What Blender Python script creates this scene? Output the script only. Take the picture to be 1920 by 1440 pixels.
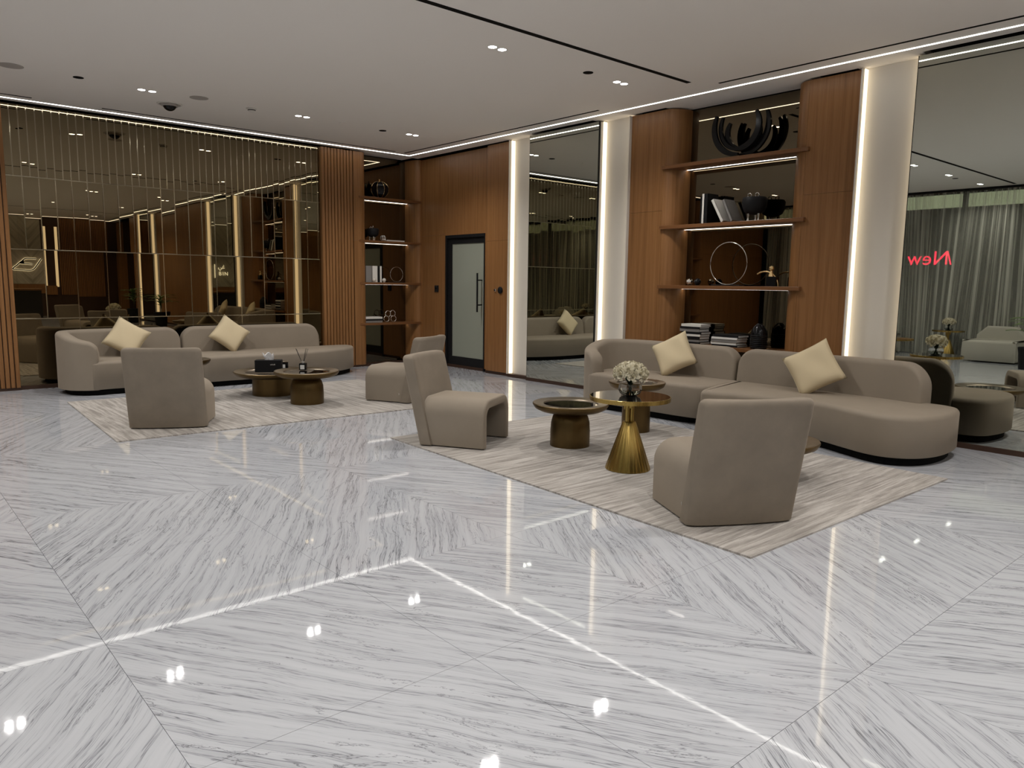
import bpy, bmesh, math, random
from mathutils import Vector, Matrix
random.seed(7)
PI = math.pi
sc = bpy.context.scene
for o in list(bpy.data.objects): bpy.data.objects.remove(o)
COL = sc.collection

# ------------------------------------------------------------------ camera
cam_d = bpy.data.cameras.new('camera'); cam = bpy.data.objects.new('camera', cam_d); COL.objects.link(cam)
cam_d.sensor_width = 36.0; cam_d.lens = 1408.0/1920*36; cam_d.clip_start = .05; cam_d.clip_end = 200
R = ((0.75334975, -0.07654108, 0.65315053), (-0.65748211, -0.10800738, 0.74568873), (0.01346926, -0.99119921, -0.13169172))
M = Matrix(((R[0][0], -R[0][1], -R[0][2], 0), (R[1][0], -R[1][1], -R[1][2], 0), (R[2][0], -R[2][1], -R[2][2], 1.5), (0, 0, 0, 1)))
cam.matrix_world = M
sc.camera = cam

# ------------------------------------------------------------------ world and exposure
w = bpy.data.worlds.new('night'); sc.world = w; w.use_nodes = True
w.node_tree.nodes['Background'].inputs[0].default_value = (.35, .42, .55, 1)
w.node_tree.nodes['Background'].inputs[1].default_value = .04
vs = sc.view_settings
vs.view_transform = 'Standard'; vs.look = 'None'; vs.exposure = 0.0; vs.gamma = 1.0; vs.use_curve_mapping = False
sc.cycles.caustics_reflective = False; sc.cycles.caustics_refractive = False
sc.cycles.sample_clamp_indirect = 6.0
sc.cycles.use_denoising = True
sc.cycles.max_bounces = 12; sc.cycles.glossy_bounces = 6; sc.cycles.diffuse_bounces = 5; sc.cycles.transparent_max_bounces = 16

SPOT_W = 146.0      # watts of one twin downlight
LED_E = 10.0        # emission of the ceiling light lines
COL_E = 2.0         # emission of the column light strips
CEIL = 3.75
LX = (6.6, 4.8, 2.8, 1.0, -.7, -2.5)
LY = (10.0, 5.83, 1.5, -2.7, -7.1)
for x in LX:
    for y in LY:
        for dx in (0, .12):
            d = bpy.data.lights.new('downlight_beam', 'SPOT'); d.energy = SPOT_W/2*(.4 if x < -2 else 1); d.color = (1, .97, .935)
            d.spot_size = math.radians(140); d.spot_blend = 1.0; d.shadow_soft_size = .03
            o = bpy.data.objects.new('downlight_beam', d); o.location = (x+dx, y, CEIL-.035); COL.objects.link(o)

# ------------------------------------------------------------------ node helpers
def new_mat(name):
    m = bpy.data.materials.new(name); m.use_nodes = True
    nt = m.node_tree; b = nt.nodes['Principled BSDF']
    return m, nt, b
def setb(b, col=None, rough=None, metal=None, spec=None, sheen=None, coat=None):
    if col is not None: b.inputs['Base Color'].default_value = (*col, 1)
    if rough is not None: b.inputs['Roughness'].default_value = rough
    if metal is not None: b.inputs['Metallic'].default_value = metal
    if spec is not None: b.inputs['Specular IOR Level'].default_value = spec
    if sheen is not None: b.inputs['Sheen Weight'].default_value = sheen; b.inputs['Sheen Roughness'].default_value = .4
    if coat is not None: b.inputs['Coat Weight'].default_value = coat; b.inputs['Coat Roughness'].default_value = .05
def plain(name, col, rough=.5, metal=0, spec=.5, **k):
    m, nt, b = new_mat(name); setb(b, col, rough, metal, spec, **k)
    n = nt.nodes.new('ShaderNodeTexNoise'); n.inputs['Scale'].default_value = 9
    mr = nt.nodes.new('ShaderNodeMapRange'); mr.inputs[3].default_value = max(.01, rough*.85); mr.inputs[4].default_value = min(1, rough*1.15)
    nt.links.new(n.outputs['Fac'], mr.inputs[0]); nt.links.new(mr.outputs[0], b.inputs['Roughness'])
    return m
def ramp(nt, stops):
    r = nt.nodes.new('ShaderNodeValToRGB'); e = r.color_ramp.elements
    while len(e) < len(stops): e.new(.5)
    for i, (p, c) in enumerate(stops): e[i].position = p; e[i].color = (*c, 1)
    return r
def math_n(nt, op, a, b=None, c=None):
    n = nt.nodes.new('ShaderNodeMath'); n.operation = op
    for i, v in enumerate((a, b, c)):
        if v is None: continue
        if isinstance(v, (int, float)): n.inputs[i].default_value = v
        else: nt.links.new(v, n.inputs[i])
    return n.outputs[0]
def comb(nt, x, y, z):
    n = nt.nodes.new('ShaderNodeCombineXYZ')
    for i, v in enumerate((x, y, z)):
        if isinstance(v, (int, float)): n.inputs[i].default_value = v
        else: nt.links.new(v, n.inputs[i])
    return n.outputs[0]
def noise(nt, vec, scale, detail=4, rough=.55, dist=0):
    n = nt.nodes.new('ShaderNodeTexNoise'); n.inputs['Scale'].default_value = scale; n.inputs['Detail'].default_value = detail
    n.inputs['Roughness'].default_value = rough; n.inputs['Distortion'].default_value = dist
    if vec is not None: nt.links.new(vec, n.inputs['Vector'])
    return n.outputs['Fac']
def mix(nt, f, a, b, mode='MIX'):
    n = nt.nodes.new('ShaderNodeMix'); n.data_type = 'RGBA'; n.blend_type = mode
    if isinstance(f, (int, float)): n.inputs[0].default_value = f
    else: nt.links.new(f, n.inputs[0])
    for i, v in ((6, a), (7, b)):
        if isinstance(v, tuple): n.inputs[i].default_value = (*v, 1)
        else: nt.links.new(v, n.inputs[i])
    return n.outputs[2]
def bump(nt, b, h, dist, strength=1.0):
    n = nt.nodes.new('ShaderNodeBump'); n.inputs['Distance'].default_value = dist; n.inputs['Strength'].default_value = strength
    nt.links.new(h, n.inputs['Height']); nt.links.new(n.outputs[0], b.inputs['Normal'])
def pos(nt):
    g = nt.nodes.new('ShaderNodeNewGeometry'); s = nt.nodes.new('ShaderNodeSeparateXYZ'); nt.links.new(g.outputs['Position'], s.inputs[0])
    return g.outputs['Position'], s.outputs[0], s.outputs[1], s.outputs[2]
def objc(nt):
    g = nt.nodes.new('ShaderNodeTexCoord'); s = nt.nodes.new('ShaderNodeSeparateXYZ'); nt.links.new(g.outputs['Object'], s.inputs[0])
    return g.outputs['Object'], s.outputs[0], s.outputs[1], s.outputs[2]
def emit(name, col, strength):
    m = bpy.data.materials.new(name); m.use_nodes = True; nt = m.node_tree
    nt.nodes.remove(nt.nodes['Principled BSDF']); e = nt.nodes.new('ShaderNodeEmission')
    e.inputs[0].default_value = (*col, 1); e.inputs[1].default_value = strength
    nt.links.new(e.outputs[0], nt.nodes['Material Output'].inputs[0]); return m

MT = {}
TX0, TY0, BX, BY = .68, 1.18, 2.20, 2.12       # marble block grid
def marble():
    m, nt, b = new_mat('bookmatched_marble')
    P, X, Y, Z = pos(nt)
    u = math_n(nt, 'PINGPONG', math_n(nt, 'SUBTRACT', X, TX0), BX)
    v = math_n(nt, 'PINGPONG', math_n(nt, 'SUBTRACT', Y, TY0), BY)
    ix = math_n(nt, 'FLOOR', math_n(nt, 'DIVIDE', math_n(nt, 'SUBTRACT', X, TX0), 2*BX))
    iy = math_n(nt, 'FLOOR', math_n(nt, 'DIVIDE', math_n(nt, 'SUBTRACT', Y, TY0), 2*BY))
    wz = math_n(nt, 'ADD', math_n(nt, 'MULTIPLY', ix, 3.7), math_n(nt, 'MULTIPLY', iy, 5.3))
    a = math.radians(-57)
    s = math_n(nt, 'ADD', math_n(nt, 'MULTIPLY', u, math.cos(a)), math_n(nt, 'MULTIPLY', v, math.sin(a)))
    t = math_n(nt, 'ADD', math_n(nt, 'MULTIPLY', u, -math.sin(a)), math_n(nt, 'MULTIPLY', v, math.cos(a)))
    uv0 = comb(nt, s, t, wz)
    wob = math_n(nt, 'MULTIPLY', math_n(nt, 'SUBTRACT', noise(nt, uv0, .9, 3), .5), .16)
    t2 = math_n(nt, 'ADD', t, wob)
    vA = comb(nt, math_n(nt, 'MULTIPLY', s, .55), math_n(nt, 'MULTIPLY', t2, 15.0), wz)
    nA = noise(nt, vA, 1.7, 4, .55, .08)
    vB = comb(nt, math_n(nt, 'MULTIPLY', s, .8), math_n(nt, 'MULTIPLY', t2, 28.0), math_n(nt, 'ADD', wz, 9.1))
    nB = noise(nt, vB, 1.8, 4, .6, .12)
    vC = comb(nt, math_n(nt, 'MULTIPLY', s, .30), math_n(nt, 'MULTIPLY', t2, 2.0), math_n(nt, 'ADD', wz, 21.0))
    nC = noise(nt, vC, 1.6, 8, .62, .5)
    def line(n, wdt, c=.5):
        d = math_n(nt, 'ABSOLUTE', math_n(nt, 'SUBTRACT', n, c))
        mr = nt.nodes.new('ShaderNodeMapRange'); mr.interpolation_type = 'SMOOTHSTEP'
        nt.links.new(d, mr.inputs[0]); mr.inputs[1].default_value = 0; mr.inputs[2].default_value = wdt
        mr.inputs[3].default_value = 1; mr.inputs[4].default_value = 0; return mr.outputs[0]
    def gate(n, lo, hi):
        mr = nt.nodes.new('ShaderNodeMapRange'); nt.links.new(n, mr.inputs[0]); mr.inputs[1].default_value = lo; mr.inputs[2].default_value = hi; return mr.outputs[0]
    soft = ramp(nt, [(.28, (.40, .41, .436)), (.46, (.462, .474, .502)), (.70, (.505, .516, .543))]); nt.links.new(nA, soft.inputs[0])
    patch = gate(noise(nt, uv0, 1.1, 3), .40, .60)
    c1 = mix(nt, math_n(nt, 'MULTIPLY', math_n(nt, 'MULTIPLY', line(nB, .030), gate(nA, .60, .44)), .70), soft.outputs[0], (.16, .167, .185))
    c2 = mix(nt, math_n(nt, 'MULTIPLY', math_n(nt, 'MULTIPLY', line(nA, .018, .44), patch), .85), c1, (.10, .105, .12))
    c3 = mix(nt, math_n(nt, 'MULTIPLY', line(nC, .0040, .53), .70), c2, (.09, .095, .105))
    # fine cracks crossing the veins
    vo = nt.nodes.new('ShaderNodeTexVoronoi'); vo.feature = 'DISTANCE_TO_EDGE'; vo.inputs['Scale'].default_value = 3.2
    wv = comb(nt, math_n(nt, 'ADD', math_n(nt, 'MULTIPLY', s, .8), math_n(nt, 'MULTIPLY', nA, .5)), math_n(nt, 'ADD', math_n(nt, 'MULTIPLY', t2, 1.4), math_n(nt, 'MULTIPLY', nB, .35)), wz)
    nt.links.new(wv, vo.inputs['Vector'])
    cr = nt.nodes.new('ShaderNodeMapRange'); nt.links.new(vo.outputs['Distance'], cr.inputs[0]); cr.inputs[1].default_value = 0; cr.inputs[2].default_value = .010; cr.inputs[3].default_value = 1; cr.inputs[4].default_value = 0
    c4 = mix(nt, math_n(nt, 'MULTIPLY', math_n(nt, 'MULTIPLY', cr.outputs[0], gate(noise(nt, uv0, 2.2, 2), .56, .66)), .5), c3, (.2, .21, .24))
    nt.links.new(c4, b.inputs['Base Color'])
    setb(b, rough=.035, spec=.6); b.inputs['IOR'].default_value = 1.52
    bump(nt, b, noise(nt, P, 8.0, 3, .6), .0004, .35)
    return m
MT['marble'] = marble()

def wood(name, dark, mid, light, rough=.38, horizontal=False):
    m, nt, b = new_mat(name); P, X, Y, Z = pos(nt)
    if horizontal: vec = comb(nt, math_n(nt, 'MULTIPLY', X, .6), math_n(nt, 'MULTIPLY', Y, .6), math_n(nt, 'MULTIPLY', Z, 30))
    else: vec = comb(nt, math_n(nt, 'MULTIPLY', X, 14), math_n(nt, 'MULTIPLY', Y, 14), math_n(nt, 'MULTIPLY', Z, .35))
    n = noise(nt, vec, 2.2, 6, .6, .15)
    n2 = noise(nt, vec, 9, 3, .6)
    r = ramp(nt, [(.3, dark), (.5, mid), (.72, light)]); nt.links.new(math_n(nt, 'ADD', math_n(nt, 'MULTIPLY', n, .7), math_n(nt, 'MULTIPLY', n2, .3)), r.inputs[0])
    nt.links.new(r.outputs[0], b.inputs['Base Color']); setb(b, rough=rough, spec=.4); bump(nt, b, n2, .0006, .4)
    return m
MT['wood'] = wood('walnut_veneer', (.170, .076, .024), (.255, .118, .041), (.32, .156, .060))
MT['shelfwood'] = wood('walnut_shelf', (.13, .053, .019), (.18, .078, .029), (.22, .10, .04), .3, True)

def mirror(name, col, rough=.0):
    m, nt, b = new_mat(name); setb(b, col, rough, 1.0); b.inputs['Roughness'].default_value = rough
    P, X, Y, Z = pos(nt)
    nt.links.new(mix(nt, noise(nt, P, .7, 2), col, tuple(c*.94 for c in col)), b.inputs['Base Color'])
    return m
MT['mirror_bronze'] = mirror('bronze_mirror', (.255, .208, .132))
MT['mirror_edge'] = mirror('polished_mirror_edge', (.47, .41, .30), .12)
MT['mirror_grey'] = mirror('grey_mirror', (.60, .62, .56))
MT['mirror_dark'] = mirror('dark_bronze_mirror', (.175, .145, .10))

def fabric(name, c, sheen=.35, var=.12, scale=2.5):
    m, nt, b = new_mat(name); O, X, Y, Z = objc(nt)
    n = noise(nt, O, scale, 4, .6); n2 = noise(nt, O, 380, 2)
    cc = mix(nt, n, tuple(x*(1-var) for x in c), tuple(x*(1+var) for x in c))
    nt.links.new(cc, b.inputs['Base Color']); setb(b, rough=.85, spec=.25, sheen=sheen); b.inputs['Sheen Tint'].default_value = (*[min(1, x*2.2) for x in c], 1)
    bump(nt, b, n2, .0006, .3); return m
MT['velvet'] = fabric('taupe_velvet', (.258, .217, .170))
MT['velvet_dark'] = fabric('taupe_velvet_nap', (.225, .188, .146), .3, .22, 5)
MT['cushion'] = fabric('cream_cushion_cotton', (.60, .50, .33), .2, .05)
MT['offwhite_fabric'] = fabric('pale_boucle', (.42, .40, .34), .2, .06)

def rug(name, along_x):
    m, nt, b = new_mat(name); P, X, Y, Z = pos(nt)
    A, B = (X, Y) if along_x else (Y, X)
    v1 = comb(nt, math_n(nt, 'MULTIPLY', A, 1.3), math_n(nt, 'MULTIPLY', B, 22), 0)
    n1 = noise(nt, v1, 1.2, 6, .7, .3); n2 = noise(nt, P, 160, 2, .6); n3 = noise(nt, P, 1.1, 2)
    r = ramp(nt, [(.36, (.17, .152, .135)), (.49, (.36, .33, .298)), (.60, (.58, .545, .505))]); nt.links.new(n1, r.inputs[0])
    c = mix(nt, math_n(nt, 'MULTIPLY', n2, .55), r.outputs[0], (.32, .29, .26))
    c = mix(nt, math_n(nt, 'MULTIPLY', n3, .25), c, (.45, .415, .375))
    nt.links.new(c, b.inputs['Base Color']); setb(b, rough=.95, spec=.1, sheen=.2)
    bump(nt, b, math_n(nt, 'ADD', n1, n2), .006, .8); return m
MT['rug_x'] = rug('streaked_rug_pile_x', True); MT['rug_y'] = rug('streaked_rug_pile_y', False)

def ceilmat():
    m, nt, b = new_mat('ceiling_paint'); P, X, Y, Z = pos(nt)
    nt.links.new(mix(nt, noise(nt, P, .5, 2), (.86, .82, .765), (.89, .85, .795)), b.inputs['Base Color']); setb(b, rough=.8, spec=.2); return m
MT['ceiling'] = ceilmat()
MT['white'] = plain('white_plaster', (.66, .625, .565), .6, 0, .3)
MT['offwhite'] = plain('off_white_paint', (.72, .70, .66), .6)
MT['black'] = plain('matt_black', (.010, .010, .011), .55, 0, .18)
MT['void'] = plain('dark_recess', (.006, .005, .004), .9, 0, .1)
MT['blackgloss'] = plain('black_gloss', (.006, .006, .007), .14, 0, .25)
MT['darkbrown'] = plain('dark_brown_base', (.045, .020, .010), .45)
MT['plinth'] = plain('black_plinth', (.004, .004, .004), .8, 0, .1)
MT['glassblack'] = plain('black_tinted_glass_top', (.006, .005, .005), .02, 0, .6)
MT['chrome'] = plain('polished_chrome', (.75, .74, .72), .12, 1)
MT['gold'] = plain('pale_gold', (.75, .55, .28), .2, 1)
MT['led'] = emit('white_led', (1, .97, .91), LED_E)
MT['led_warm'] = emit('warm_led', (1, .83, .58), COL_E)
MT['lamp'] = emit('downlight_lens', (1, .99, .96), 22)
MT['led_shelf'] = emit('shelf_led', (1, .93, .84), 6.0)
MT['grey'] = plain('light_grey_plastic', (.42, .39, .36), .5)
MT['paper'] = plain('white_paper', (.78, .77, .74), .7)
MT['cream_paper'] = plain('cream_paper', (.74, .72, .67), .7)
MT['greybook'] = plain('grey_book_cloth', (.22, .21, .20), .6)
MT['brass_flute'] = None
def brass(name, col, rough, streak=True):
    m, nt, b = new_mat(name); O, X, Y, Z = objc(nt)
    ang = nt.nodes.new('ShaderNodeMath'); ang.operation = 'ARCTAN2'; nt.links.new(Y, ang.inputs[0]); nt.links.new(X, ang.inputs[1])
    n = noise(nt, comb(nt, math_n(nt, 'MULTIPLY', ang.outputs[0], 9), math_n(nt, 'MULTIPLY', Z, .6), 0), 2.2, 5, .6)
    nt.links.new(mix(nt, n, tuple(c*.82 for c in col), col), b.inputs['Base Color']); setb(b, rough=rough, metal=1)
    mr = nt.nodes.new('ShaderNodeMapRange'); nt.links.new(n, mr.inputs[0]); mr.inputs[3].default_value = rough*.7; mr.inputs[4].default_value = rough*1.5; nt.links.new(mr.outputs[0], b.inputs['Roughness'])
    b.inputs['Anisotropic'].default_value = .5
    return m
MT['brass'] = brass('brushed_brass', (.50, .345, .105), .26)
MT['bronze'] = brass('aged_bronze', (.17, .115, .050), .36)
MT['bronze_rim'] = brass('bronze_rim', (.30, .25, .19), .32)
def glassm(name, col, rough=0, ior=1.45):
    m, nt, b = new_mat(name); setb(b, col, rough); b.inputs['Transmission Weight'].default_value = 1; b.inputs['IOR'].default_value = ior
    n = noise(nt, objc(nt)[0], 3, 2); nt.links.new(mix(nt, n, col, tuple(c*.97 for c in col)), b.inputs['Base Color']); return m
MT['glass'] = glassm('clear_glass', (.97, .98, .98))
MT['water'] = glassm('vase_water', (.80, .86, .84), 0, 1.33)
MT['doorglass'] = plain('frosted_door_glass', (.30, .32, .265), .16, 0, .5)
def windowglass():
    m, nt, b = new_mat('window_pane'); setb(b, (.02, .025, .03), .03, 0, .5)
    t = nt.nodes.new('ShaderNodeBsdfTransparent'); t.inputs[0].default_value = (.8, .85, .83, 1); mx = nt.nodes.new('ShaderNodeMixShader'); mx.inputs[0].default_value = .2
    nt.links.new(t.outputs[0], mx.inputs[1]); nt.links.new(b.outputs[0], mx.inputs[2]); nt.links.new(mx.outputs[0], nt.nodes['Material Output'].inputs[0])
    n = noise(nt, pos(nt)[0], 2, 2); nt.links.new(mix(nt, n, (.02, .025, .03), (.025, .03, .033)), b.inputs['Base Color']); return m
MT['windowglass'] = windowglass()
def sheer():
    m, nt, b = new_mat('sheer_curtain'); P, X, Y, Z = pos(nt)
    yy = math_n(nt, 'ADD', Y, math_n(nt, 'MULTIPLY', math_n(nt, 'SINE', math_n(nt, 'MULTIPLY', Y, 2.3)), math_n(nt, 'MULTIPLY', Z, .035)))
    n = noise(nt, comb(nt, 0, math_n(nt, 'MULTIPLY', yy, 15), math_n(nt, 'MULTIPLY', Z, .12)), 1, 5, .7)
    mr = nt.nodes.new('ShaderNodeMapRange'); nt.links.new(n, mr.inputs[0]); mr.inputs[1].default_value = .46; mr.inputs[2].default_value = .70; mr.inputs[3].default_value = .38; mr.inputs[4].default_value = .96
    nt.links.new(mix(nt, mr.outputs[0], (.22, .22, .17), (.85, .84, .74)), b.inputs['Base Color']); setb(b, rough=.8, spec=.1)  # dark-to-pale streaks put the light and shade of the folds into the colour
    t = nt.nodes.new('ShaderNodeBsdfTransparent'); mx = nt.nodes.new('ShaderNodeMixShader'); nt.links.new(mr.outputs[0], mx.inputs[0])
    nt.links.new(t.outputs[0], mx.inputs[1]); nt.links.new(b.outputs[0], mx.inputs[2]); nt.links.new(mx.outputs[0], nt.nodes['Material Output'].inputs[0]); return m
MT['sheer'] = sheer()
def slabmarble():
    m, nt, b = new_mat('beige_marble_slab'); P, X, Y, Z = pos(nt)
    pp = math_n(nt, 'PINGPONG', math_n(nt, 'ADD', X, 3), .9)
    v = comb(nt, math_n(nt, 'ADD', math_n(nt, 'MULTIPLY', pp, 3), math_n(nt, 'MULTIPLY', Z, 2.4)), math_n(nt, 'MULTIPLY', Z, .4), 0)
    r = ramp(nt, [(.3, (.30, .27, .21)), (.5, (.46, .42, .34)), (.7, (.56, .52, .43))]); nt.links.new(noise(nt, v, 2, 6, .6, .6), r.inputs[0])
    nt.links.new(r.outputs[0], b.inputs['Base Color']); setb(b, rough=.2); return m
MT['slab'] = slabmarble()
MT['darkmarble'] = plain('dark_marble', (.03, .028, .026), .2)
MT['leaf'] = plain('plant_leaf', (.17, .26, .08), .4)
MT['petal'] = fabric('rose_petal', (.66, .61, .46), .1, .06, 12)
MT['stem'] = plain('flower_stem', (.03, .06, .02), .6)
MT['tissue'] = plain('tissue_paper', (.95, .95, .96), .9)
MT['sign_red'] = emit('red_sign_light', (1, .02, .06), 9.0)
MT['sign_white'] = emit('white_sign_light', (1, .96, .86), 4.0)
MT['canopy'] = emit('canopy_painted_glow', (.95, .92, .62), 1.1)  # glow stands in for lamplight falling on the canopy outside
MT['outside'] = plain('night_street', (.05, .055, .06), .8)
MT['screen'] = emit('blue_screen', (.10, .42, .62), .9)

# ------------------------------------------------------------------ mesh helpers
def obj(name, bm, mat, parent=None, smooth=None, loc=None):
    me = bpy.data.meshes.new(name); bmesh.ops.recalc_face_normals(bm, faces=bm.faces); bm.to_mesh(me); bm.free()
    me.materials.append(MT[mat] if isinstance(mat, str) else mat)
    if smooth is not None:
        for p in me.polygons: p.use_smooth = True
        me.set_sharp_from_angle(angle=math.radians(smooth))
    o = bpy.data.objects.new(name, me); COL.objects.link(o)
    if parent: o.parent = parent
    if loc: o.location = loc
    return o
def empty(name, loc=(0, 0, 0), rz=0):
    o = bpy.data.objects.new(name, None); COL.objects.link(o); o.location = loc; o.rotation_euler.z = rz; o.empty_display_size = .1; return o
def tag(o, label=None, cat=None, group=None, kind=None):
    if label: o['label'] = label
    if cat: o['category'] = cat
    if group: o['group'] = group
    if kind: o['kind'] = kind
    return o
def struct(o, label=None, cat=None): 
    o['kind'] = 'structure'
    return tag(o, label, cat)
def copy_tree(o, parent=None):
    c = o.copy(); COL.objects.link(c); c.parent = parent
    for ch in list(o.children): copy_tree(ch, c)
    return c
def box(bm, x0, x1, y0, y1, z0, z1):
    vs = [bm.verts.new(p) for p in ((x0, y0, z0), (x1, y0, z0), (x1, y1, z0), (x0, y1, z0), (x0, y0, z1), (x1, y0, z1), (x1, y1, z1), (x0, y1, z1))]
    for f in ((0, 3, 2, 1), (4, 5, 6, 7), (0, 1, 5, 4), (1, 2, 6, 5), (2, 3, 7, 6), (3, 0, 4, 7)): bm.faces.new([vs[i] for i in f])
    return bm
def B(*a): return box(bmesh.new(), *a)
def bevel(bm, w, seg=2):
    bmesh.ops.bevel(bm, geom=list(bm.edges), offset=w, segments=seg, affect='EDGES', profile=.5); return bm
def loops(bm, rings, close=True, cap0=True, cap1=True):
    vr = [[bm.verts.new(p) for p in r] for r in rings]; n = len(vr[0])
    for a, b in zip(vr, vr[1:]):
        for i in range(n if close else n-1):
            j = (i+1) % n; bm.faces.new((a[i], a[j], b[j], b[i]))
    if cap0: bm.faces.new(vr[0][::-1])
    if cap1: bm.faces.new(vr[-1])
    return bm
def lathe(prof, seg=48, c=(0, 0, 0), caps=True):
    bm = bmesh.new(); rings = []
    for r, z in prof: rings.append([(c[0]+max(r, 1e-4)*math.cos(2*PI*i/seg), c[1]+max(r, 1e-4)*math.sin(2*PI*i/seg), c[2]+z) for i in range(seg)])
    return loops(bm, rings, True, caps, caps)
def tube(pts, r, seg=8, bm=None, closed=False):
    bm = bm or bmesh.new(); pts = [Vector(p) for p in pts]; rings = []; n = len(pts); up = Vector((0, 0, 1))
    for i, p in enumerate(pts):
        if closed: t = pts[(i+1) % n]-pts[i-1]
        else: t = pts[min(i+1, n-1)]-pts[max(i-1, 0)]
        t.normalize(); s = t.cross(up)
        if s.length < 1e-3: s = t.cross(Vector((1, 0, 0)))
        s.normalize(); q = s.cross(t); rr = r(i/(n-1)) if callable(r) else r
        rings.append([p+s*rr*math.cos(2*PI*k/seg)+q*rr*math.sin(2*PI*k/seg) for k in range(seg)])
    if closed: return loops(bm, rings+[rings[0]], True, False, False)
    return loops(bm, rings)
def prism_plan(pts, z0, z1, bm=None):
    bm = bm or bmesh.new(); return loops(bm, [[(x, y, z0) for x, y in pts], [(x, y, z1) for x, y in pts]])
def catmull(pts, n=8, closed=True):
    out = []; m = len(pts)
    rng = range(m) if closed else range(m-1)
    for i in rng:
        if closed: p0, p1, p2, p3 = (pts[(i-1) % m], pts[i], pts[(i+1) % m], pts[(i+2) % m])
        else: p0, p1, p2, p3 = pts[max(i-1, 0)], pts[i], pts[i+1], pts[min(i+2, m-1)]
        for k in range(n):
            t = k/n
            out.append(tuple(.5*((2*b)+(-a+c)*t+(2*a-5*b+4*c-d)*t*t+(-a+3*b-3*c+d)*t**3) for a, b, c, d in zip(p0, p1, p2, p3)))
    if not closed: out.append(tuple(pts[-1]))
    return out
def inset(pts, d):
    n = len(pts); out = []; area = sum(pts[i][0]*pts[(i+1) % n][1]-pts[(i+1) % n][0]*pts[i][1] for i in range(n)); sg = 1 if area > 0 else -1
    for i in range(n):
        a, b = pts[i-1], pts[(i+1) % n]; tx, ty = b[0]-a[0], b[1]-a[1]; l = math.hypot(tx, ty) or 1
        out.append((pts[i][0]-sg*ty/l*d, pts[i][1]+sg*tx/l*d))
    return out
def soft_block(pts, z0, z1, r, crown=.012):
    bm = bmesh.new(); rings = [[(x, y, z0) for x, y in inset(pts, .012)], [(x, y, z0+.012) for x, y in pts], [(x, y, z1-r) for x, y in pts]]
    for k in range(1, 7):
        a = k/6*PI/2; q = inset(pts, r*(1-math.cos(a))); rings.append([(x, y, z1-r+r*math.sin(a)) for x, y in q])
    q = inset(pts, r+.015); rings.append([(x, y, z1+crown*.3) for x, y in q])
    return loops(bm, rings)

# ================================================================== SETTING
X0, X1, Y0, Y1 = -3.3, 8.30, -9.35, 12.20
YA = 11.90          # bronze mirror wall plane
# floor bed and marble tiles
floor = struct(obj('floor', B(X0-.2, X1, Y0-.1, Y1, -.12, -.021), 'grey'), 'polished grey veined marble floor laid in mirrored blocks', 'floor')
gx = [TX0+1.1*k for k in range(-4, 8)]; gy = [TY0+1.06*k for k in range(-10, 12)]
tile_me = None
g = .0009
for i in range(len(gx)-1):
    for j in range(len(gy)-1):
        xa, xb = gx[i]+g, min(gx[i+1], X1)-g; ya, yb = gy[j]+g, min(gy[j+1], Y1)-g
        if xb-xa > 1.05 and yb-ya > 1.0:
            if tile_me is None:
                t0 = obj('marble_tile', B(0, 1.1-2*g, 0, 1.06-2*g, -.02, 0), 'marble', floor, loc=(xa, ya, 0)); tile_me = t0.data; continue
            t = bpy.data.objects.new('marble_tile', tile_me); COL.objects.link(t); t.parent = floor; t.location = (xa, ya, 0)
        elif xb-xa > .05 and yb-ya > .05: obj('marble_tile', B(0, xb-xa, 0, yb-ya, -.02, 0), 'marble', floor, loc=(xa, ya, 0))

# ceiling
CE_X, CE_Y = 7.87, 11.82      # edge of the ceiling plate in front of the shadow gap
LED_X, LED_Y, LED_YB = 7.69, 11.65, -9.08
bm = bmesh.new(); box(bm, X0-.2, CE_X, Y0, CE_Y, CEIL, CEIL+.06)
ceiling = struct(obj('ceiling', bm, 'ceiling'), 'flat warm white ceiling with light lines and dark slots', 'ceiling')
for a, b in ((9.23, CE_Y), (6.775, 3.72)[::-1], (Y0, 1.0), ): obj('ceiling_plate', B(CE_X, 7.985 if a < 9 else 7.985, a, b, CEIL, CEIL+.06), 'ceiling', ceiling)
obj('ceiling_plate', B(7.985, 8.31, 4.30, 6.22, CEIL, CEIL+.06), 'ceiling', ceiling); obj('ceiling_plate', B(6.80, CE_X, CE_Y, 12.17, CEIL, CEIL+.06), 'ceiling', ceiling)
obj('ceiling_void', B(X0-.2, X1, Y0-.1, Y1, CEIL+.15, CEIL+.2), 'void', ceiling)
def led_line(name, a): return obj(name, B(*a), 'led', ceiling)
W = .010
led_line('light_line', (X0+.3, LED_X+W, LED_Y-W, LED_Y+W, CEIL-.004, CEIL+.002))
led_line('light_line', (LED_X-W, LED_X+W, LED_YB, LED_Y-W, CEIL-.004, CEIL+.002))
led_line('light_line', (X0+.3, LED_X-W, LED_YB-W, LED_YB+W, CEIL-.004, CEIL+.002))
for a in ((2.70, 7.27, 11.43, 11.465), (-2.6, 1.9, 11.43, 11.465), (7.455, 7.49, 6.9, 11.47), (7.435, 7.47, -.6, 5.08), (7.435, 7.47, -7.6, -1.4), (-2.85, 7.2, 5.27, 5.33), (-2.85, 7.2, -5.2, -5.14)):
    obj('air_slot', B(a[0], a[1], a[2], a[3], CEIL-.003, CEIL+.002), 'void', ceiling)
for i, y in enumerate((9.22-.26, 7.04, 3.445, 1.265, -3.95, -5.85)):     # ceiling tongues above the light columns
    obj('ceiling_tongue', B(CE_X-.01, 8.12, y-.33, y+.33, CEIL+.001, CEIL+.05), 'ceiling', ceiling)

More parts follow.
